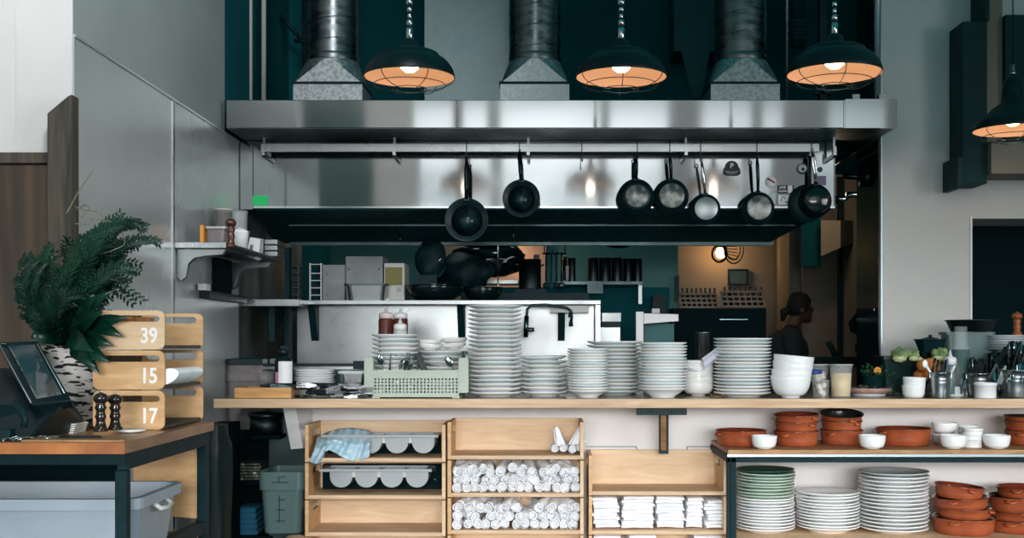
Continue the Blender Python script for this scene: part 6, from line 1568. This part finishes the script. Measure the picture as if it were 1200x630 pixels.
# torso, neck, head, arms as one remeshed body
mb.blob(hc_, .098, 1, 0, 1, 3, (.85,.78,1.12))
mb.blob(hc_+Vector((.03,0,-.055)), .062, 1, 0, 1, 3, (1,.85,.9))
mb.blob(hc_+Vector((.088,0,-.012)), .019, 1, 0, 1, 2, (1.2,.7,1.2))
mb.blob(hc_+Vector((.075,0,-.056)), .018, 1, 0, 1, 2, (1,1.2,.7))
mb.blob(hc_+Vector((.066,0,-.09)), .026, 1, 0, 1, 2)
mb.blob(hc_+Vector((-.005,-.078,-.015)), .024, 1, 0, 1, 2, (.8,.5,1.3)); mb.blob(hc_+Vector((-.005,.078,-.015)), .024, 1, 0, 1, 2, (.8,.5,1.3))
neck0 = hc_+Vector((-.03,0,-.07)); neck1 = hc_+Vector((-.09,0,-.19))
mb.tube([neck0,neck0.lerp(neck1,.5),neck1],[.055,.058,.07],14)
chest = neck1+Vector((-.02,0,-.13)); waist = Vector((chest.x-.02,YM,chest.z-.32)); hip = Vector((waist.x,YM,waist.z-.18))
mb.tube([neck1+Vector((0,0,.03)),neck1+Vector((-.01,0,-.05)),chest,waist,hip,hip+Vector((0,0,-.1))],[.07,.14,.165,.14,.155,.12],18)
for s_ in (-1,1):
    sh = neck1+Vector((-.01,s_*.17,-.05)); el = sh+Vector((.02,s_*.05,-.28)); wr = el+Vector((.22,-s_*.03,-.06))
    mb.tube([neck1+Vector((0,s_*.05,-.02)),sh,el.lerp(sh,.5),el],[.08,.075,.052,.042],12); mb.tube([el,el.lerp(wr,.4),wr],[.042,.04,.026],12)
    hd = wr+Vector((.05,0,-.01)); mb.tube([wr,hd,hd+Vector((.03,0,-.005))],[.026,.036,.03],10)
    for k in range(4):
        b = hd+Vector((.03,(-.028+.019*k),0)); L = [.06,.07,.066,.052][k]; mb.tube([b,b+Vector((L*.5,0,-.006)),b+Vector((L*.85,0,-.03))],[.0095,.009,.0075],7)
    b = hd+Vector((-.01,-s_*.03,0)); mb.tube([b,b+Vector((.025,-s_*.025,-.005)),b+Vector((.05,-s_*.03,-.012))],[.011,.010,.008],7)
    leg = hip+Vector((0,s_*.09,-.05)); kn = Vector((leg.x+.03,leg.y,.48)); an = Vector((leg.x-.02,leg.y,.08))
    mb.tube([leg,leg.lerp(kn,.5),kn,kn.lerp(an,.35),an],[.095,.08,.058,.056,.04],12); mb.tube([an+Vector((-.04,0,-.035)),an+Vector((.06,0,-.04)),an+Vector((.17,0,-.05))],[.035,.038,.025],10)
t = thing('person','person in dark clothes with tied-back hair, bending over work in the passage','person',Vector((hip.x,YM,0)))
b = mb.build('body','skin',t); md = b.modifiers.new('r','REMESH'); md.mode='VOXEL'; md.voxel_size=.009; md.use_smooth_shade=True
ms = b.modifiers.new('s','SMOOTH'); ms.iterations=3; ms.factor=.5
w = MB(); w.blob(hc_+Vector((-.012,0,.018)), .112, 2, .12, 5, 3, (.86,.80,1.02)); w.v=[Vector((p.x,p.y,p.z)) if p.x<hc_.x+.055 or p.z>hc_.z+.04 else Vector((hc_.x+.05,p.y,p.z)) for p in w.v]
w.tube([hc_+Vector((-.09,0,-.01)),hc_+Vector((-.13,0,-.03)),hc_+Vector((-.14,0,-.10))],[.03,.035,.012],10); w.build('hair','hair',t)
w = MB(); w.tube([neck1+Vector((.005,0,.02)),neck1+Vector((-.01,0,-.05)),chest,waist,hip],[.075,.148,.174,.15,.163],22)
for s_ in (-1,1):
    sh = neck1+Vector((-.01,s_*.17,-.05)); el = sh+Vector((.02,s_*.05,-.28)); w.tube([neck1+Vector((0,s_*.05,-.02)),sh,el.lerp(sh,.5),el.lerp(sh,.15)],[.086,.083,.062,.054],14)
w.build('shirt','shirt',t)
w = MB()
for s_ in (-1,1):
    leg = hip+Vector((0,s_*.09,.0)); kn = Vector((leg.x+.03,leg.y,.48)); an = Vector((leg.x-.02,leg.y,.1)); w.tube([leg,leg.lerp(kn,.5),kn,kn.lerp(an,.35),an],[.11,.09,.068,.066,.055],14)
w.build('trousers','black',t)

# ================================================================== LIGHT
wd = bpy.data.worlds.new('world'); sc.world = wd; wd.use_nodes = True
bg = wd.node_tree.nodes['Background']; bg.inputs[0].default_value = (.06,.50,.55,1); bg.inputs[1].default_value = .32
def area(name, loc, tgt, sx, sy, e, col=(1,1,1), spread=PI):
    L = bpy.data.lights.new(name,'AREA'); L.shape='RECTANGLE'; L.size=sx; L.size_y=sy; L.energy=e; L.color=col; L.spread=spread
    o = bpy.data.objects.new(name,L); COL.link(o); o.location = loc; d = Vector(tgt)-Vector(loc); o.rotation_euler = d.to_track_quat('-Z','Y').to_euler(); return o
def point(name, loc, e, col, r=.05):
    L = bpy.data.lights.new(name,'POINT'); L.energy=e; L.color=col; L.shadow_soft_size=r
    o = bpy.data.objects.new(name,L); COL.link(o); o.location = loc; return o
xw0, xw1 = segs[0][1], segs[-1][0]
nst = 5
for i in range(nst):
    z = .9+3.4*(i+.5)/nst
    a = area('shop_window_daylight', ((xw0+xw1)/2,YF-.55,z), ((xw0+xw1)/2,YF+5,z-(2.4 if z < 2.9 else 1.4)), xw1-xw0+.6, 3.6/nst, (150 if z < 2.3 else 10) if z < 2.9 else (1.6 if z < 3.7 else 3.6), (.97,.985,1), math.radians(56 if z < 2.9 else 46))
area('right_side_fill', (5.6,.6,1.9), (-1,5,.2), 3.0, 2.0, 48, (.98,.98,1), math.radians(80))  # added soft fill from the right; that wall has no window
area('upper_left_fill', (-.2,1.2,4.3), (-2.1,4.0,2.9), 1.0, 1.0, 30, (.95,.97,1), 1.2)  # added fill that brightens the upper left wall; no skylight is built
area('front_wall_fill', (-2.2,-.6,4.4), (-2.4,YF,3.2), 1.2, .3, 60, (1,.97,.95))  # unseen fill pair, added to brighten the front wall mirrored in the hood
area('front_wall_fill', (2.5,-.6,4.4), (2.5,YF,3.2), 4, .3, 45, (1,.97,.95))
area('kitchen_fill', (-.2,7.75,3.15), (-.2,7.75,0), 1.6, .15, 9, (.85,1,1))  # added overhead fill to lift the dim rear of the kitchen
point('wall_lamp_light', P(846,297,9.95), 3.2, (1,.66,.40), .06)
point('passage_fill', P(975,232,8.1), 5, (1,.75,.5), .06)  # added warm fill to bring out the passage doors, no lamp modelled
point('heat_lamp_light', P(600,300,8.35), 4, (1,.5,.25), .05)
point('hood_light', P(480,268,7.0), .6, (1,.7,.4), .05)
sc.view_settings.view_transform='Standard'; sc.view_settings.look='None'; sc.view_settings.gamma=1; sc.view_settings.exposure=0.08; sc.view_settings.use_curve_mapping=False
sc.cycles.use_denoising = True
sc.cycles.max_bounces = 8; sc.cycles.glossy_bounces = 4; sc.cycles.transmission_bounces = 6; sc.cycles.caustics_reflective=False; sc.cycles.caustics_refractive=False
sc.cycles.sample_clamp_indirect = 6
